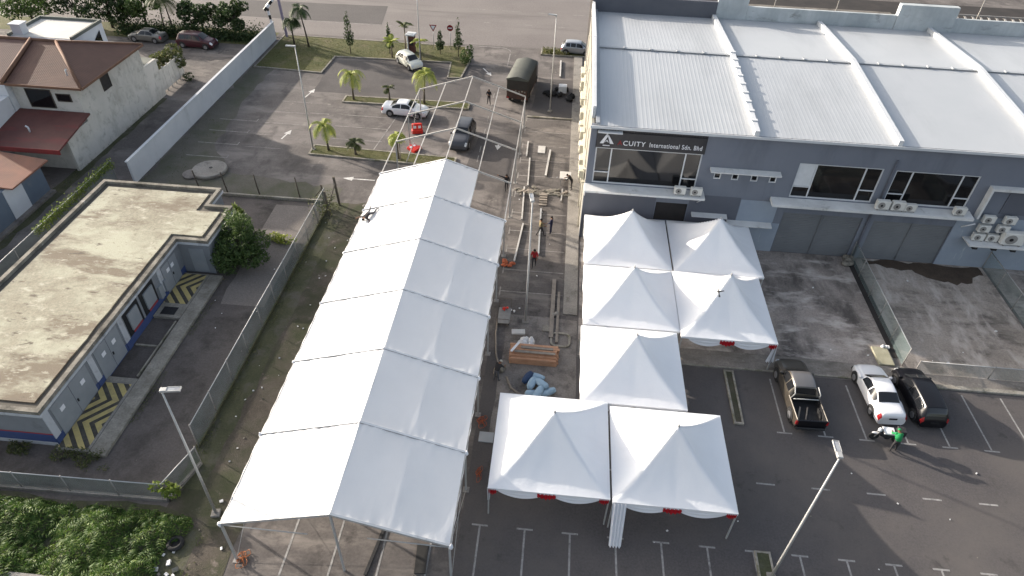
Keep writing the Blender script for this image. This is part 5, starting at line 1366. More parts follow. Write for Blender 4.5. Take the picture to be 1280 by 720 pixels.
# yard tree beside the utility block
tree('yard_tree', 'dense dark green tree growing in the yard at the corner of the utility block', (-22.7, 38.0, 0), [(0,0,1.6,1.6,1.6,1.2), (1.1,-.7,1.3,1.2,1.0,.8), (-.6,.7,2.4,1.0,.8,.9), (.2,.9,2.9,.9,.9,.9), (1.5,.5,1.9,.9,.9,.8), (-.5,-1.2,1.3,1.0,.9,.9), (.7,.2,3.1,.75,.7,.8), (-.9,1.6,3.0,.5,.7,.7), (.1,.3,3.9,.5,.5,.7), (1.7,-.3,1.0,.7,.7,.5), (-.2,-1.7,.9,.8,.6,.5)],
     12000, .24, 'leaf_mid', [(0, 0, 0), (.05, 0, .8), (0, .05, 1.6)], tr_=.16, asp=.45)
tree('banana_plant', 'bright green broad-leaved sprig growing against the roof corner', (-23.9, 41.3, 0), [(0, 0, 2.3, .35, .35, .7), (.35, -.3, 2.2, .35, .35, .5), (-.3, .3, 2.0, .3, .3, .6)], 260, .5, 'leaf_bright', [(0, 0, 0), (0, 0, 1.6)], tr_=.07, cat='plant', asp=.5)
tree('shrub', 'low yellow-green shrub in the yard between the tree and the fence', (-20.4, 40.9, 0), [(0, 0, .35, .95, .4, .4), (-.9, .3, .3, .6, .4, .35)], 700, .16, 'leaf_yellow', None, cat='shrub')
tree('shrub', 'bright green sapling at the corner where the low fence meets the scrub', (-18.6, 18.2, 0), [(0, 0, 1.3, .8, .35, .25), (.4, -.1, 1.1, .5, .4, .3)], 260, .22, 'leaf_bright', [(0, 0, 0), (0, 0, 1.0)], tr_=.04, cat='shrub')
tree('street_tree', 'yellow-green bushy tree by the white yard gate in the alley', (-42.9, 69.3, 0), blobs(9, 1.6, 1.6, 3.0, 1.0, 5), 3200, .26, 'leaf_olive', [(0, 0, 0), (.05, 0, .8), (0, 0, 1.6)], tr_=.14)
tree('shrub', 'small dark shrub right of the yellow-green tree in the alley', (-41.0, 68.6, 0), [(0, 0, .5, .6, .5, .5)], 350, .16, 'leaf_dark', None, cat='shrub')
# palms on the islands
def palm(label, loc, H_, L, nf, mat, lean=(0, 0), droop=1.0, group='young palms on the car park islands', leaf_w=.30, trunk='bark', seed=1, lr=.06, name='palm_tree'):
    g = random.Random(seed); t = thing(name, label, 'palm', loc, 0, group)
    MB().tube([(0, 0, 0), (lean[0]*.4, lean[1]*.4, H_*.5), (lean[0], lean[1], H_)], [.13, .085, .07], 8).build('trunk', trunk, t)
    m = MB(); c = Vector((lean[0], lean[1], H_))
    for i in range(nf):
        a = 2*math.pi*i/nf+g.uniform(-.2, .2); el = g.uniform(.35, 1.2); ln = L*g.uniform(.8, 1.1)
        pts = []; p = c.copy(); d = Vector((math.cos(a)*math.cos(el), math.sin(a)*math.cos(el), math.sin(el))); N_ = 10
        for k in range(N_+1):
            pts.append(p.copy()); p += d*ln/N_; d = (d+Vector((0, 0, -.26*droop))).normalized()
        m.tube(pts, [.02*(1-.7*k/N_)+.004 for k in range(N_+1)], 4, cap=False)
        for k in range(1, N_+1):
            for h in (0, .5):
                if k == N_ and h: continue
                q = pts[k]-(pts[k]-pts[k-1])*h; dd = (pts[k]-pts[k-1]).normalized(); sd = dd.cross(Vector((0, 0, 1))).normalized()
                w_ = leaf_w*math.sin(math.pi*min(.95, (k-.3)/N_)**.8)+.06
                for s in (-1, 1):
                    tip = q+sd*s*w_+dd*w_*.6+Vector((0, 0, -.35*w_)); b = dd*lr*.8
                    m.add([q-b, q+b, tip+b*.3, tip-b*.3], [(0, 1, 2, 3)])
    m.build('crown', mat, t); return t
palm('bushy yellow-green palm at the left end of the far planted island', (-21.9, 66.6, .1), 2.7, 2.35, 11, 'leaf_yellow', seed=2, droop=1.55, leaf_w=.42)
palm('bushy yellow-green palm on the far planted island behind the white sedan', (-14.3, 66.8, .1), 3.1, 2.3, 12, 'leaf_yellow', lean=(.2, .1), seed=3, droop=1.6, leaf_w=.42)
palm('yellow-green palm at the left end of the lower planted island', (-21.3, 55.5, .1), 2.5, 1.95, 10, 'leaf_yellow', lean=(-.15, 0), seed=4, droop=1.4, leaf_w=.38)
palm('small thin palm second from the left on the lower planted island', (-18.6, 55.1, .1), 1.1, 1.2, 9, 'leaf_olive', seed=5, droop=1.0)
palm('young palm on the lower planted island behind the bare marquee frame', (-14.5, 54.9, .1), 2.3, 1.3, 9, 'leaf_yellow', seed=6, droop=1.4, leaf_w=.36)
palm('faint spindly palm in the middle of the far planted island', (-18.0, 66.7, .1), 1.5, 1.0, 7, 'leaf_olive', seed=8, droop=.8)
st = thing('tree_stake', 'pair of timber stakes propping the young palm on the lower island', 'stakes', (-13.7, 54.6, .1))
MB().tube([(-.5, -.1, 0), (-.5, 0, 1.9)], .05, 6).build('stake', 'wood_grey', st); MB().tube([(.1, -.4, 0), (.7, .6, 1.6)], .05, 6).build('stake', 'tube_white', st)
# grass verge row
def conifer(label, loc, H_, w, seed, mat='leaf_dark'):
    bl = []; g = random.Random(seed)
    for k in range(8):
        z = H_*(.30+.68*k/7); r = w*(1-.75*k/7)*g.uniform(.7, 1.25); bl.append((g.uniform(-.06, .06), g.uniform(-.06, .06), z, r, r, H_*.09))
    tree('conifer', label, loc, bl, 1500, .15, mat, [(0, 0, 0), (0, 0, H_*.35)], tr_=.06, cat='tree', group='small trees on the grass verge')
conifer('dark columnar tree on the verge, tallest of the row and leftmost of the narrow ones', (-25.6, 79.0, .1), 4.7, .75, 1)
conifer('thin dark columnar tree second along the grass verge', (-20.9, 79.6, .1), 3.6, .42, 2)
conifer('rounded dark little tree below the triangular give-way sign', (-14.9, 80.6, .1), 2.7, .6, 4)
conifer('dense dark columnar tree at the right end of the verge beside the round sign', (-12.6, 80.2, .1), 4.4, .62, 5)
palm('small weathered palm on the verge left of the white kiosk', (-19.2, 80.8, .1), 3.0, 1.2, 8, 'leaf_olive', seed=11, droop=.6, group='small trees on the grass verge')
palm('short pale palm on the verge between the thin tree and the weathered palm', (-20.4, 78.6, .1), 1.9, 1.2, 7, 'leaf_yellow', seed=12, droop=.5, group='small trees on the grass verge')
palm('pale low palm in front of the verge lamp above the cream car', (-16.9, 78.4, .1), 2.2, 1.2, 7, 'leaf_yellow', seed=13, droop=.7, group='small trees on the grass verge')
palm('dark drooping palm on the left of the verge beside the striped post', (-33.0, 80.3, .1), 3.0, 2.0, 13, 'leaf_dark', seed=14, droop=1.5, leaf_w=.5, group='small trees on the grass verge', trunk='bark_dark')
palm('taller dark palm on the left of the verge, right of the drooping palm', (-31.2, 80.3, .1), 4.4, 1.9, 13, 'leaf_dark', lean=(-.5, 0), seed=15, droop=1.2, leaf_w=.45, group='small trees on the grass verge', trunk='bark_dark')
tree('shrub', 'loose green bush at the right tip of the grass verge', (-11.4, 78.7, .1), [(0, 0, .8, .8, .9, .7), (.3, .8, 1.2, .5, .5, .6), (0, -.9, .5, .6, .7, .4)], 900, .2, 'leaf_mid', None, cat='shrub')
# trees behind the houses
TB = [(-68, 82.5, 4.5, 3.4, 'leaf_mid', 'bright green broad tree filling the top left corner'), (-62.5, 83.5, 5.5, 3.0, 'leaf_dark', 'dark tree behind the flat-roofed house, second from the left corner'),
      (-57.5, 82.6, 5.0, 2.8, 'leaf_dark', 'dark green tree rising directly behind the flat pale roof'), (-53.3, 83.2, 5.6, 2.7, 'leaf_mid', 'mid-green leaning tree behind the grey saloon car'),
      (-45.6, 82.6, 4.2, 2.2, 'leaf_dark', 'dark bushy tree directly behind the maroon people carrier'), (-41.6, 83.0, 4.6, 2.2, 'leaf_dark', 'dark tree at the right end of the back hedge near the white wall')]
for i, (x, y, h, r, mt, lab) in enumerate(TB):
    tree('broadleaf_tree', lab, (x, y, 0), blobs(11, r*.95, h*.35, h, r*.5, 20+i, .85), 4800, .30, mt, [(0, 0, 0), (.1, 0, h*.2), (0, .1, h*.42)], tr_=.2, group='trees behind the houses')
palm('coconut palm with a slender trunk behind the grey saloon car', (-50.3, 82.0, 0), 4.4, 2.5, 14, 'leaf_mid', lean=(.4, 0), seed=21, droop=1.1, leaf_w=.5, group='coconut palms in the back street', trunk='bark_dark')
palm('second coconut palm immediately right of its twin by the maroon people carrier', (-48.7, 81.4, 0), 3.9, 2.3, 14, 'leaf_olive', lean=(-.4, .2), seed=22, droop=1.1, leaf_w=.5, group='coconut palms in the back street', trunk='bark_dark')
hd = MB()
for i in range(9000):
    x = random.uniform(-56, -37.2); hd.leaf((x, 81.3+random.gauss(0, .6), abs(random.gauss(0, .75))+.05), random.uniform(.15, .34))
tag(hd.build('hedge', 'leaf_dark'), 'low dark hedge running behind the parked cars in the back street', 'hedge')
# scrub, bottom left
def scrubtop(x, y):
    e = min(1, max(0, (17.6-y)/.9))*min(1, max(0, (-17.2-x+1.1*mnoise.noise(Vector((x*.4, y*.5, 4))))/1.2))
    return max(0, (.55+.55*mnoise.noise(Vector((x*.45, y*.5, 1)))+.35*mnoise.noise(Vector((x*1.3, y*1.3, 2))))*e)
sc = MB()
sc.grid(lambda u, v: (-34+17.5*u, 10.5+7.3*v, max(.0, scrubtop(-34+17.5*u, 10.5+7.3*v)*.72)-.02), 90, 40)
sc.cur = 1
for i in range(52000):
    x = random.uniform(-33, -16.6); y = random.uniform(11, 17.8); h = scrubtop(x, y)
    if h < .06: continue
    z = h*random.uniform(.55, 1.12)+random.uniform(0, .1)
    sc.leaf((x, y, z), random.uniform(.08, .24), asp=random.choice((.25, .4, .7)))
for i in range(1100):
    x = random.uniform(-33, -17.4); y = random.uniform(12, 17.3); h = scrubtop(x, y)
    if h < .2: continue
    a = random.uniform(0, 6.28); L_ = random.uniform(.35, 1.1); p = Vector((x, y, h)); d = Vector((math.cos(a)*.7, math.sin(a)*.7, .7))
    for k in range(9):
        q = p+d*L_*k/8; d = (d+Vector((0, 0, -.18))).normalized(); s_ = d.cross(Vector((0, 0, 1))).normalized()
        for sg in (-1, 1):
            sc.add([q, q+d*.05, q+s_*sg*.16+d*.09-Vector((0, 0, .03))], [(0, 1, 2)])
tag(sc.build('scrub', ['moss', 'leaf_scrub']), 'tangled green scrub and ferns filling the corner below the low fence', 'scrub', kind='stuff')
# creeper on the alley fence, weeds, tufts
vm = MB()
for i in range(5200):
    y = random.uniform(37.5, 47.8); den = .5+.5*mnoise.noise(Vector((y*.8, 0, 5)))
    if random.random() > den+.25: continue
    vm.leaf((-37.7+random.gauss(0, .16), y, 1.95+random.gauss(0, .16)-abs(random.gauss(0, .18))), random.uniform(.08, .18))
tag(vm.build('creeper', 'leaf_bright'), 'yellow-green creeper hanging over the alley fence rail', 'creeper', kind='stuff')
wd = MB()
def weeds(n, x0, x1, y0, y1, h, s):
    for i in range(n):
        x = random.uniform(x0, x1); y = random.uniform(y0, y1)
        if mnoise.noise(Vector((x*.8, y*.8, 7))) < .02: continue
        wd.leaf((x, y, random.uniform(.03, h)), s*random.uniform(.6, 1.3), Vector((random.gauss(0, 1), random.gauss(0, 1), .6)).normalized(), .5)
weeds(2600, -18.9, -18.0, 19, 46.5, .3, .13); weeds(1500, -26.2, -22.8, 19.4, 20.7, .45, .17); weeds(1600, -30, -26.2, 20.0, 20.8, .35, .16); weeds(900, -36.5, -19, 46.2, 47.3, .25, .12)
weeds(1200, -23.3, -22.9, 20, 36, .15, .10); weeds(700, -17.8, -15.8, 10, 17, .35, .16); weeds(600, -36, -33, 47.5, 60, .12, .12); weeds(900, -42.0, -41.3, 36, 62, .18, .13)
tag(wd.build('weeds', 'leaf_olive'), 'scattered weeds along the kerbs, fences and yard edges', 'weeds', kind='stuff')
gr = MB()
for i in range(11000):
    x = random.uniform(-35.2, -11.3); y = random.uniform(73.2, 83.3)
    if x > -27.3 and y < 78.3: continue
    gr.leaf((x, y, .1+random.uniform(0, .10)), random.uniform(.08, .2), Vector((random.gauss(0, 1), random.gauss(0, 1), 1)).normalized(), .4)
for i in range(3000):
    x = random.uniform(-22.8, -9.4); y = random.choice((random.uniform(66, 67.3), random.uniform(54.5, 55.9))); gr.leaf((x, y, .1+random.uniform(0, .1)), random.uniform(.07, .16), Vector((random.gauss(0, 1), random.gauss(0, 1), 1)).normalized(), .4)
for i in range(900): gr.leaf((random.uniform(-2.5, 1), random.uniform(82.7, 84.4), .1+random.uniform(0, .35)), random.uniform(.1, .2))
tag(gr.build('grass', 'grass_blade'), 'rough short grass on the verge and planted islands', 'grass', kind='stuff')

# ------------------------------------------------------------------ signs, posts and small things
sg = thing('give_way_sign', 'triangular red-edged road sign on a post above the rounded little tree', 'road sign', (-15.9, 81.9, .1))
MB().tube([(0, 0, 0), (0, 0, 2.9)], .04, 6).build('post', 'galv', sg)
pl = MB().add([(-.42, -.03, 3.0), (.42, -.03, 3.0), (0, -.03, 2.3), (-.42, -.05, 3.0), (.42, -.05, 3.0), (0, -.05, 2.3)], [(0, 1, 2), (3, 5, 4), (0, 3, 4, 1), (1, 4, 5, 2), (2, 5, 3, 0)])
m = MB(); m.add([(-.46, -.04, 3.04), (.46, -.04, 3.04), (0, -.04, 2.22), (-.46, -.055, 3.04), (.46, -.055, 3.04), (0, -.055, 2.22)], [(0, 1, 2), (3, 5, 4), (0, 3, 4, 1), (1, 4, 5, 2), (2, 5, 3, 0)]); m.build('plate', 'sign_red', sg)
m = MB(); m.add([(-.28, -.062, 2.93), (.28, -.062, 2.93), (0, -.062, 2.44)], [(0, 2, 1)]); m.build('plate_centre', 'sign_white', sg)
sg = thing('no_entry_sign', 'round dark red road sign on a post beside the dense columnar tree', 'road sign', (-13.9, 82.4, .1))
MB().tube([(0, 0, 0), (0, 0, 2.7)], .04, 6).build('post', 'galv', sg)
MB().lathe([(.38, -.01), (.38, .01)], 20, Matrix.Translation((0, -.05, 2.6)) @ Matrix.Rotation(R(90), 4, 'X')).build('plate', 'sign_red', sg)
MB().box(-.24, .24, -.075, -.062, 2.54, 2.66).build('bar', 'sign_white', sg)
kk = thing('kiosk', 'small white kiosk with a flat canopy and dark red panel on the verge', 'kiosk', (-18.4, 80.7, .1), R(-8))
MB().bbox(-.45, -.30, -.4, .4, 0, 2.1, .02).build('side_panel', 'white_frame', kk); MB().bbox(-.29, .40, -.3, .35, 0, 2.05, .02).build('cabinet', 'lean_roof', kk)
MB().bbox(-.6, .55, -.55, .55, 2.12, 2.28, .03).build('canopy', 'white_frame', kk); MB().box(-.15, .3, -.32, -.302, .9, 1.6).build('panel', 'black', kk)
sp = thing('striped_barrier', 'black and white striped posts and arm at the end of the white wall', 'barrier', (-35.2, 83.0, .1))
def striped(mb_w, mb_b, a, b, w, n):
    a, b = Vector(a), Vector(b)
    for i in range(n): (mb_w if i % 2 else mb_b).bar(a.lerp(b, i/n), a.lerp(b, (i+1)/n), w)
mw, mbk = MB(), MB()
striped(mw, mbk, (-1.2, 0, 0), (-1.6, .1, 3.6), .22, 7); striped(mw, mbk, (-1.9, -.2, 3.2), (.2, 1.0, 5.6), .34, 7); striped(mw, mbk, (0, .4, 5.0), (1.0, 1.2, 5.8), .34, 4)
mw.build('white_band', 'sign_white', sp); mbk.build('black_band', 'black', sp)
MB().bar((.3, 0, 0), (-.1, .3, 5.0), .24).build('post', M('mauve', (.24,.20,.27), None, 3, .7), sp)
# round concrete slabs
cs = thing('concrete_disc', 'round cracked concrete slab lying by the car park edge', 'slab', (-30.6, 50.4, 0))
MB().lathe([(1.5, .02), (1.5, .30), (1.42, .34)], 28).build('disc', 'concrete', cs); MB().lathe([(.16, .341), (.16, .36)], 10, Matrix.Translation((.1, .1, 0))).build('plug', 'black', cs)
tag(MB().lathe([(.8, .02), (.8, .16), (.75, .19)], 20).build('concrete_disc', 'concrete_pad', loc=(-31.9, 49.6, 0)), 'smaller grey concrete disc tucked under the left of the big round slab', 'slab')
# red plastic barriers
def barrier(label, x, y, yaw, tip=0):
    t = thing('water_barrier', label, 'barrier', (x, y, .02), yaw, 'red plastic barriers'); t.rotation_euler = (tip, 0, yaw)
    MB().bbox(-.55, .55, -.24, .24, 0, .38, .05).build('foot', 'red_plastic', t); MB().bbox(-.50, .50, -.15, .15, .38, 1.0, .06).build('body', 'red_plastic', t)
    MB().box(-.36, -.1, -.17, -.152, .55, .82).box(.1, .36, -.17, -.152, .55, .82).build('recess', 'sign_white', t)
barrier('upright red plastic water barrier behind the white sedan', -13.75, 60.3, R(15)); barrier('toppled red plastic water barrier at the end of the lower island', -13.0, 56.7, R(60), R(-80))
# people's clutter: red and orange things
def lump(name, label, cat, loc, mat, r=.3, n=5, group=None, seed=0, flat=.6):
    g = random.Random(seed); m = MB()
    for i in range(n): m.ball((g.uniform(-r, r), g.uniform(-r, r), r*flat*.6), (r*g.uniform(.4, .8), r*g.uniform(.4, .8), r*flat*g.uniform(.5, .9)), 9, 6, .12)
    return tag(m.build(name, mat, loc=loc), label, cat, group)
lump('red_bag', 'crumpled red bag poking out from the marquee edge beside the mossy strip', 'bag', (-14.5, 31.3, .02), 'red_plastic', .3, seed=1)
lump('red_bag', 'red bag at the marquee edge, farther up the strip near the gate frame', 'bag', (-14.4, 39.3, .02), 'red_plastic', .26, seed=2)
lump('orange_sheet', 'crumpled orange sheet on the aisle at the foot of a long pole', 'sheet', (-2.85, 40.5, .02), 'orange', .34, 6, seed=3, flat=.3)
m = MB()
for i in range(6):
    g = random.Random(40+i); p = Vector((g.uniform(-.15, .15), g.uniform(-.2, .2), .03)); a = g.uniform(0, 6); pts = []
    for k in range(22):
        pts.append(p.copy()); a += g.uniform(-.2, 1.1); p += Vector((math.cos(a), math.sin(a), 0))*.075; p.z = .025+.08*abs(math.sin(k*.7+i)); p.x *= .93; p.y *= .95
    m.tube(pts, .014, 5)
tag(m.build('orange_rope', 'orange', loc=(-2.95, 25.2, .015)), 'orange rope coil on the asphalt near the grey board', 'rope')
o = bpy.data.objects['orange_rope'].copy(); COL.objects.link(o); o.location = (-13.6, 15.5, .015); o.scale = (1.1, 1.0, 1.4); o['label'] = 'orange strap heap at the foot of the near left marquee leg'
o.data = o.data.copy(); o.data.materials[0] = M('ginger', (.38,.13,.045), (.28,.10,.04), 3, .8)
o = bpy.data.objects['orange_rope'].copy(); COL.objects.link(o); o.location = (-2.7, 21.6, .015); o.scale = (.6, 1.1, 1); o['label'] = 'faded red rope remnant on the asphalt left of the front tent'
tag(MB().bbox(-.42, .42, -.36, .36, 0, .06, .01).build('grey_board', 'roof_seam', loc=(-2.62, 24.1, .012)), 'square grey board lying flat between the marquee and the front tent', 'board')
# loose poles in the aisle
for a, b, lab in (((-2.28, 56.67), (-2.13, 51.75), 'long pale metal beam beside the bare frame, left of the cross marks'), ((-.41, 58.5), (-.64, 53.65), 'thick pale beam lying right of the flat white board'),
                  ((-2.65, 59.9), (-2.62, 57.0), 'pale beam farthest up the aisle by the frame leg'), ((-2.42, 51.5), (-2.25, 46.4), 'pale beam just below the debris row in the aisle'),
                  ((-2.1, 45.8), (-2.41, 40.72), 'slanting pale beam ending at the orange sheet'), ((-.75, 48.2), (-.61, 41.84), 'thin pale pole on the ground behind the person in red'),
                  ((.97, 51.55), (.9, 49.59), 'short pole below the white table near the side wall'), ((-.11, 80.9), (-.05, 76.1), 'pale beam lying beyond the tall lamp near the silver hatchback')):
    th = .17 if 'thick' in lab or 'beyond' in lab else .12
    tag(MB().bar((a[0], a[1], .10), (b[0], b[1], .10), th, .14).build('metal_beam', 'tube_white' if 'thin' not in lab else 'galv'), lab, 'beam', 'loose marquee beams in the aisle')
tag(MB().box(-.35, .35, -.7, .7, 0, .05).build('white_board', 'tube_white', loc=(-1.26, 58.6, .02)), 'flat white board on the ground by the thick pale beam', 'board')
tag(MB().box(-.14, .14, -3.1, 3.1, 0, .15).build('plank', 'wood_grey', loc=(.75, 35.8, .02)), 'long pale plank left of the tents beside the walkway', 'plank')
tag(MB().box(-.09, .09, -2.6, 2.6, 0, .12).build('plank', 'wood_grey', loc=(1.15, 34.9, .02)), 'narrow grey plank right of the long pale plank', 'plank')
m = MB()
for i in range(5): m.box(-.34+.02*(i % 2), .34, -.8+i*.36, -.8+i*.36+.24, 0, .08+.02*i)
tag(m.build('pallet', 'wood_grey', loc=(-.65, 49.6, .02)), 'slatted pallet in the aisle below the debris row', 'pallet')
# debris row and table near the wall
db = MB()
for i in range(90):
    g = random.Random(i); x = g.uniform(-3, 1.4); y = 50.95+g.gauss(0, .25); s_ = g.uniform(.06, .22); T = Matrix.Translation((x, y, s_*.5)) @ Matrix.Rotation(g.uniform(0, 3), 4, 'Z') @ Matrix.Rotation(g.uniform(-.5, .5), 4, 'X')
    db.cur = 0 if g.random() < .6 else 1; db.box(-s_*g.uniform(.6, 2), s_, -s_*.6, s_*.6, -s_*.4, s_*.4, T)
tag(db.build('debris', ['scrap', 'wood_grey']), 'row of broken boards and rubble along the aisle kerb', 'debris', kind='stuff')
tb = thing('work_table', 'white folding work table beside the crouching person at the side wall', 'table', (1.15, 52.9, .02))
MB().bbox(-.5, .5, -.65, .65, .70, .75, .01).build('tabletop', 'tube_white', tb)
for x in (-.42, .42):
    for y in (-.55, .55): MB().box(x-.025, x+.025, y-.025, y+.025, 0, .70).build('leg', 'galv', tb)
m = MB(); 
for i in range(16):
    g = random.Random(70+i); m.ball((g.uniform(-2.2, 1.2), g.uniform(-1.6, 1.2), .2), (g.uniform(.15, .5), g.uniform(.15, .5), g.uniform(.1, .35)), 7, 5, .3)
tag(m.build('rubbish_pile', 'rubber', loc=(.6, 71.3, .02)), 'dark heap of rubbish against the side wall beyond the tall lamp', 'pile', kind='stuff')
tag(MB().bbox(-.45, .45, -.4, .4, 0, .75, .04).build('white_box', 'white_frame', loc=(.35, 71.6, .3)), 'white box sitting on the dark rubbish heap', 'box')
struct('truck_shade_patch', MB().sheet(ragged([(-2.9, 65.7), (1.5, 65.7), (1.5, 75.5), (-2.4, 75.5)], 1.5, .2), .0125), 'asphalt_new')  # lorry's cast shade painted in as a sheet of darker asphalt
# crates of planks, sacks, cart on the pad
wc = thing('plank_stack', 'long stack of orange-brown timber planks on the concrete pad', 'planks', (-.25, 30.75, .012))
m = MB(); g = random.Random(9)
for row in range(6):
    for k in range(6):
        y = -.62+k*.2; z = row*.12
        if row == 5 and k < 2: continue
        if row == 4 and k == 0: continue
        m.bbox(-1.55+g.uniform(-.08, .05), 1.5+g.uniform(-.1, .12), y, y+.185, z, z+.105, .006)
m.build('planks', 'wood', wc)
m = MB(); m.bbox(-1.3, 1.35, -.3, -.12, .725, .78, .005); m.bbox(-.9, 1.2, .1, .28, .725, .79, .005); m.build('loose_plank', 'wood_grey', wc)
lump('white_sheets', 'crumpled white plastic sheeting heaped on the far side of the plank stack', 'sheets', (-.95, 31.9, .02), 'cloth_white', .5, 6, seed=12, flat=.9)
tag(MB().bbox(-.45, .45, -.22, .22, 0, .10, .01, Matrix.Rotation(.1, 4, 'Z')).build('foam_board', 'tube_white', loc=(-1.45, 32.7, .35)), 'small white panel lying on top of the plastic sheeting', 'panel')
tag(MB().bar((-1.75, 30.4, .85), (-1.3, 31.2, .9), .14, .08).build('white_batten', 'sign_white'), 'short bright white batten across the left end of the planks', 'batten')
gs = random.Random(4)
SK = [(-.55, 28.75, .32, 1.1, 'dark navy sack at the left of the blue sacks', 'bag_navy'), (.02, 28.95, .22, -.25, 'pale blue sack lying farthest back in the pile', 'bag_blue'), (-.25, 28.25, .40, 1.3, 'pale blue sack standing at the left, beside the navy sack', 'bag_blue'),
      (.35, 28.2, .48, -.7, 'pale blue sack slanting across the middle of the pile', 'bag_blue'), (.78, 27.75, .24, .5, 'pale blue sack at the right end of the pile', 'bag_blue'), (-.1, 27.55, .22, .05, 'pale blue sack at the near left, half under the tent edge', 'bag_blue'), (.2, 27.5, .42, 1.2, 'pale blue sack on top of the near ones', 'bag_blue')]
for x, y, z, a, lab, mt in SK:
    m = MB(); sd = gs.uniform(0, 50)
    def SKP(u, v):
        th = 2*math.pi*u; ph = math.pi*v; n_ = 1+.10*mnoise.noise(Vector((math.cos(th)*2.2+sd, math.sin(th)*2.2, v*5)))
        sp_ = math.sin(ph)**.55
        return Vector((-.52*math.cos(ph)*n_, .25*sp_*math.cos(th)*n_, .20*sp_*math.sin(th)*n_))
    m.grid(SKP, 18, 16)
    o = m.build('sack', mt); o.location = (x, y, z); o.rotation_euler = (gs.uniform(-.1, .1), gs.uniform(-.15, .15), a); tag(o, lab, 'sack', 'blue sacks on the pad')
ct = thing('hand_cart', 'flat metal hand cart loaded with red and white oddments beside the marquee', 'hand cart', (-2.55, 34.3, .02))
MB().box(-.42, .42, -.8, .8, .26, .32).build('deck', 'galv_dull', ct)
MB().tube([(-.4, .8, .3), (-.42, 1.0, 1.0), (.42, 1.0, 1.0), (.4, .8, .3)], .025, 6).tube([(-.4, -.8, .3), (-.4, -.95, .8), (.4, -.95, .8), (.4, -.8, .3)], .02, 6).build('handle', 'bark', ct)
for x in (-.35, .35):
    for y in (-.6, .6): MB().lathe([(.12, -.03), (.12, .03)], 12, Matrix.Translation((x, y, .13)) @ Matrix.Rotation(R(90), 4, 'Y')).build('wheel', 'rubber', ct)
lump('tool_bundle', 'bundle of red and pale oddments lying on the hand cart', 'bundle', (-2.5, 34.9, .36), 'red_plastic', .16, 4, seed=21)
lump('tool_bundle', 'small whitish bag at the right end of the hand cart', 'bundle', (-2.05, 35.15, .03), 'cloth_white', .13, 3, seed=22)
tag(MB().tube([(-3.0, 34.2, .05), (-2.95, 32.6, .08), (-2.75, 30.9, .05), (-2.4, 29.5, .05)], .06, 6).tube([(-1.9, 28.9, .05), (-1.5, 28.0, .06), (-.6, 27.3, .06)], .07, 6).build('hose', 'wood_grey'), 'thick grey-brown hose snaking past the worker to the sacks', 'hose')
lump('tool_pile', 'pile of tools and yellowish straps at the worker beside the planks', 'pile', (-2.45, 29.3, .02), 'scrap', .32, 8, seed=23, flat=.8)
mh = MB().bbox(-.3, .3, -.3, .3, 0, .10, .02); tag(mh.build('manhole', 'kerb_pale', loc=(.45, 33.6, .012)), 'small square manhole frame on the pad, left of the round-edged one', 'manhole')
mh = MB()
for a in range(24):
    t0, t1 = a/24*6.283, (a+1)/24*6.283; f_ = lambda t: (.62*math.copysign(abs(math.cos(t))**.5, math.cos(t)), .62*math.copysign(abs(math.sin(t))**.5, math.sin(t)), .06)
    mh.bar(f_(t0), f_(t1), .14, .10)
tag(mh.build('manhole', 'kerb', loc=(1.4, 32.6, .012)), 'rounded square manhole frame on the pad, close to the tents', 'manhole')
lump('pad_rubble', 'small pale lump of rubble at the top of the pad', 'rubble', (.9, 35.1, .02), 'concrete', .22, 4, seed=30)
lump('white_bundle', 'small white bundle on the ground at the back of the left driveway fence', 'bundle', (23.4, 34.6, .04), 'cloth_white', .2, 4, seed=31, flat=1)
tag(MB().bbox(-.5, .55, -.85, .85, 0, .12, .03).build('drain_cover', M('mossy_slab', (.25,.235,.16), (.33,.31,.23), 2, .9), loc=(22.95, 33.6, .03)), 'pale mossy concrete slab at the street end of the driveway fence', 'slab')
tag(MB().bbox(-.5, .5, -.3, .3, 0, .25, .03).build('concrete_block', 'kerb_pale', loc=(23.9, 31.9, .02)), 'short pale concrete block bridging the kerb by the driveway fence', 'block')
lump('rubble_heap', 'rubble and weeds against the shutter pillar of the left driveway', 'rubble', (23.6, 43.9, .02), 'scrap', .5, 7, seed=33)
fc = MB().prism([(33.2, 33.2), (36.5, 32.6), (36.5, 36.6), (34.2, 36.2)], 2.2, 2.35); cvr = fc.build('canopy_roof', 'facade_pale'); tag(cvr, 'pale sheet canopy corner cut off by the right edge', 'canopy')
MB().box(33.6, 33.7, 33.4, 33.5, 0, 2.2).box(36.2, 36.3, 33.2, 33.3, 0, 2.2).box(36.2, 36.3, 36.2, 36.3, 0, 2.2).box(34.3, 34.4, 35.9, 36.0, 0, 2.2).build('post', 'galv', cvr)
# inside the open end of the marquee
tag(MB().bar((-7.1, 18.1, .06), (-7.5, 15.3, .06), .16, .08).build('dark_beam', 'black'), 'dark rail lying on the ground inside the open end of the marquee', 'rail')
m = MB().box(-.28, .28, -.75, .75, 0, .06, Matrix.Rotation(.08, 4, 'Z')); tag(m.build('rubber_mat', 'rubber', loc=(-4.95, 16.4, .02)), 'black mat folded on the ground at the near right marquee leg', 'mat')
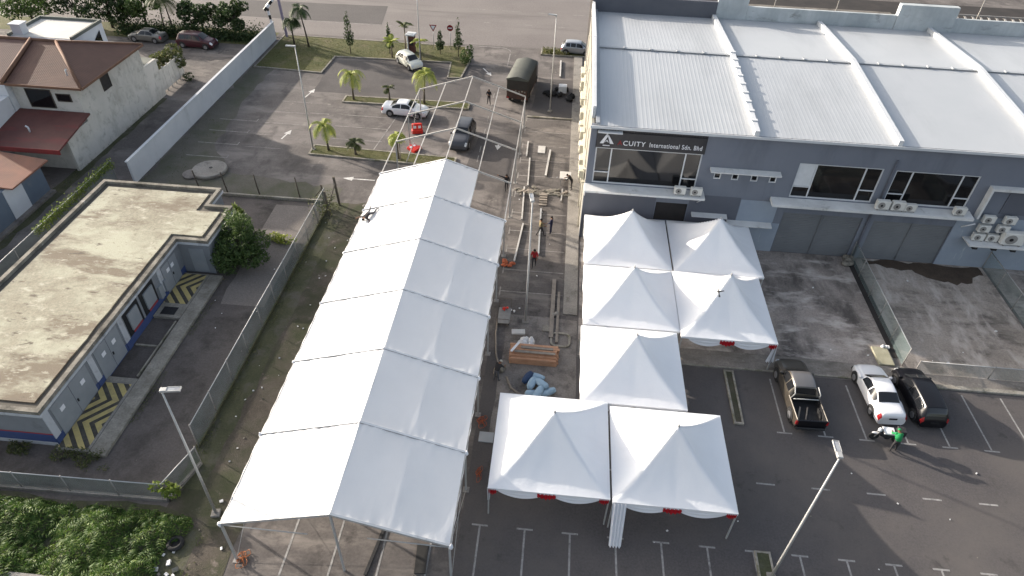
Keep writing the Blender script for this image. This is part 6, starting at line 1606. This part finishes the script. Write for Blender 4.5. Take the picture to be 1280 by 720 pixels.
# bird over the fourth tent
bd = MB().ball((0, 0, 0), (.045, .15, .045), 10, 8)
bd.add([(-.03, .05, .02), (-.03, -.03, .02), (-.30, .06, .05), (-.28, .10, .05), (-.03, .05, .008), (-.03, -.03, .008), (-.30, .06, .045), (-.28, .10, .045)], [(0, 3, 2, 1), (4, 5, 6, 7), (0, 4, 7, 3), (1, 2, 6, 5)])
bd.add([(.03, .05, .02), (.03, -.03, .02), (.30, .02, .05), (.28, .07, .05), (.03, .05, .008), (.03, -.03, .008), (.30, .02, .045), (.28, .07, .045)], [(0, 1, 2, 3), (4, 7, 6, 5), (0, 3, 7, 4), (1, 5, 6, 2)])
bd.add([(-.02, -.12, .01), (.02, -.12, .01), (.05, -.32, .01), (-.05, -.32, .01), (-.02, -.12, -.01), (.02, -.12, -.01), (.05, -.32, -.01), (-.05, -.32, -.01)], [(0, 3, 2, 1), (4, 5, 6, 7), (3, 7, 6, 2)])
bd.ball((0, .16, .01), (.035, .045, .035), 8, 6)
b_ = tag(bd.build('bird', 'cloth_dark'), 'dark bird with spread wings just above the swagged tent', 'bird'); b_.location = (11.0, 33.3, 4.75); b_.rotation_euler = (R(20), 0, R(5)); b_.scale = (1.15,)*3
# litter
lt = MB(); g = random.Random(77)
def litter(n, x0, x1, y0, y1, s0, s1):
    for i in range(n):
        x = g.uniform(x0, x1); y = g.uniform(y0, y1); s_ = g.uniform(s0, s1); lt.cur = g.choice((0, 0, 1))
        T = Matrix.Translation((x, y, .03+s_*.3)) @ Matrix.Rotation(g.uniform(0, 6), 4, 'Z') @ Matrix.Rotation(g.uniform(-.6, .6), 4, 'X')
        lt.box(-s_*.7, s_*.7, -s_*.5, s_*.5, -s_*.25, s_*.25, T)
litter(46, -18.2, -14.8, 20, 45, .02, .08); litter(16, -17.6, -14.8, 10, 19, .05, .14); litter(9, -17.6, -16.4, 13.9, 15.6, .10, .22); litter(14, 5, 30, 18, 26, .03, .08); litter(12, -3, 2, 25, 58, .04, .10); litter(14, -24, -19, 20, 45, .03, .08); litter(10, 16, 33, 33, 44, .04, .14)
tag(lt.build('litter', ['cloth_white', 'scrap']), 'specks of paper and rubble scattered over dirt and asphalt', 'litter', kind='stuff')
m = MB()
for i in range(14):
    q = random.Random(i); m.ball((q.uniform(-.8, .8), q.uniform(-.6, .6), .12), (q.uniform(.12, .3), q.uniform(.1, .25), q.uniform(.1, .2)), 7, 5, .2)
tag(m.build('rock_pile', 'concrete', loc=(-14.9, 46.2, .02)), 'pile of broken concrete at the marquee edge near the gate frame', 'rocks', kind='stuff')
tag(MB().lathe([(.30, 0), (.42, .05), (.42, .16), (.30, .2), (.25, .2), (.25, .02)], 18).build('tyre', 'rubber', loc=(-17.2, 15.9, .03)), 'old black tyre dumped at the edge of the green scrub', 'tyre')

# ------------------------------------------------------------------ camera, sky and sun
cam = bpy.data.cameras.new('camera'); co = bpy.data.objects.new('camera', cam); COL.objects.link(co)
Rm = Matrix(((0.99570441, -0.08003312, 0.04655567), (0.08724502, 0.64264732, -0.76117851), (0.03100061, 0.76197055, 0.64686926)))
co.matrix_world = Matrix.Translation((0, 0, 32)) @ Rm.to_4x4()
cam.sensor_width = 36; cam.lens = 843/1280*36; cam.clip_end = 3000; cam.clip_start = .5
SC.camera = co
SUN_EL, SUN_DIR = R(16.5), R(-25)      # elevation; direction the light travels on the ground (from +X)
w = bpy.data.worlds.new('World'); SC.world = w; w.use_nodes = True
nt = w.node_tree; bg = nt.nodes['Background']; sky = nt.nodes.new('ShaderNodeTexSky'); sky.sky_type = 'NISHITA'; sky.sun_disc = False
sky.sun_elevation = SUN_EL; sky.altitude = 50; sky.air_density = 1.0; sky.dust_density = 4.0; sky.ozone_density = 1.0
sd = Vector((-math.cos(SUN_DIR)*math.cos(SUN_EL), -math.sin(SUN_DIR)*math.cos(SUN_EL), math.sin(SUN_EL)))   # towards the sun
sky.sun_rotation = math.atan2(sd.x, sd.y)
hs_ = nt.nodes.new('ShaderNodeHueSaturation'); hs_.inputs['Saturation'].default_value = .62
nt.links.new(sky.outputs[0], hs_.inputs['Color']); nt.links.new(hs_.outputs[0], bg.inputs[0]); bg.inputs[1].default_value = .15
su = bpy.data.lights.new('sun', 'SUN'); su.energy = 4.0; su.angle = R(.6); su.color = (1, .90, .78)
so = bpy.data.objects.new('sun', su); COL.objects.link(so); so.rotation_euler = sd.to_track_quat('Z', 'Y').to_euler()
vs_ = SC.view_settings; vs_.view_transform = 'Standard'; vs_.look = 'None'; vs_.gamma = 1; vs_.use_curve_mapping = False; vs_.exposure = 1.3
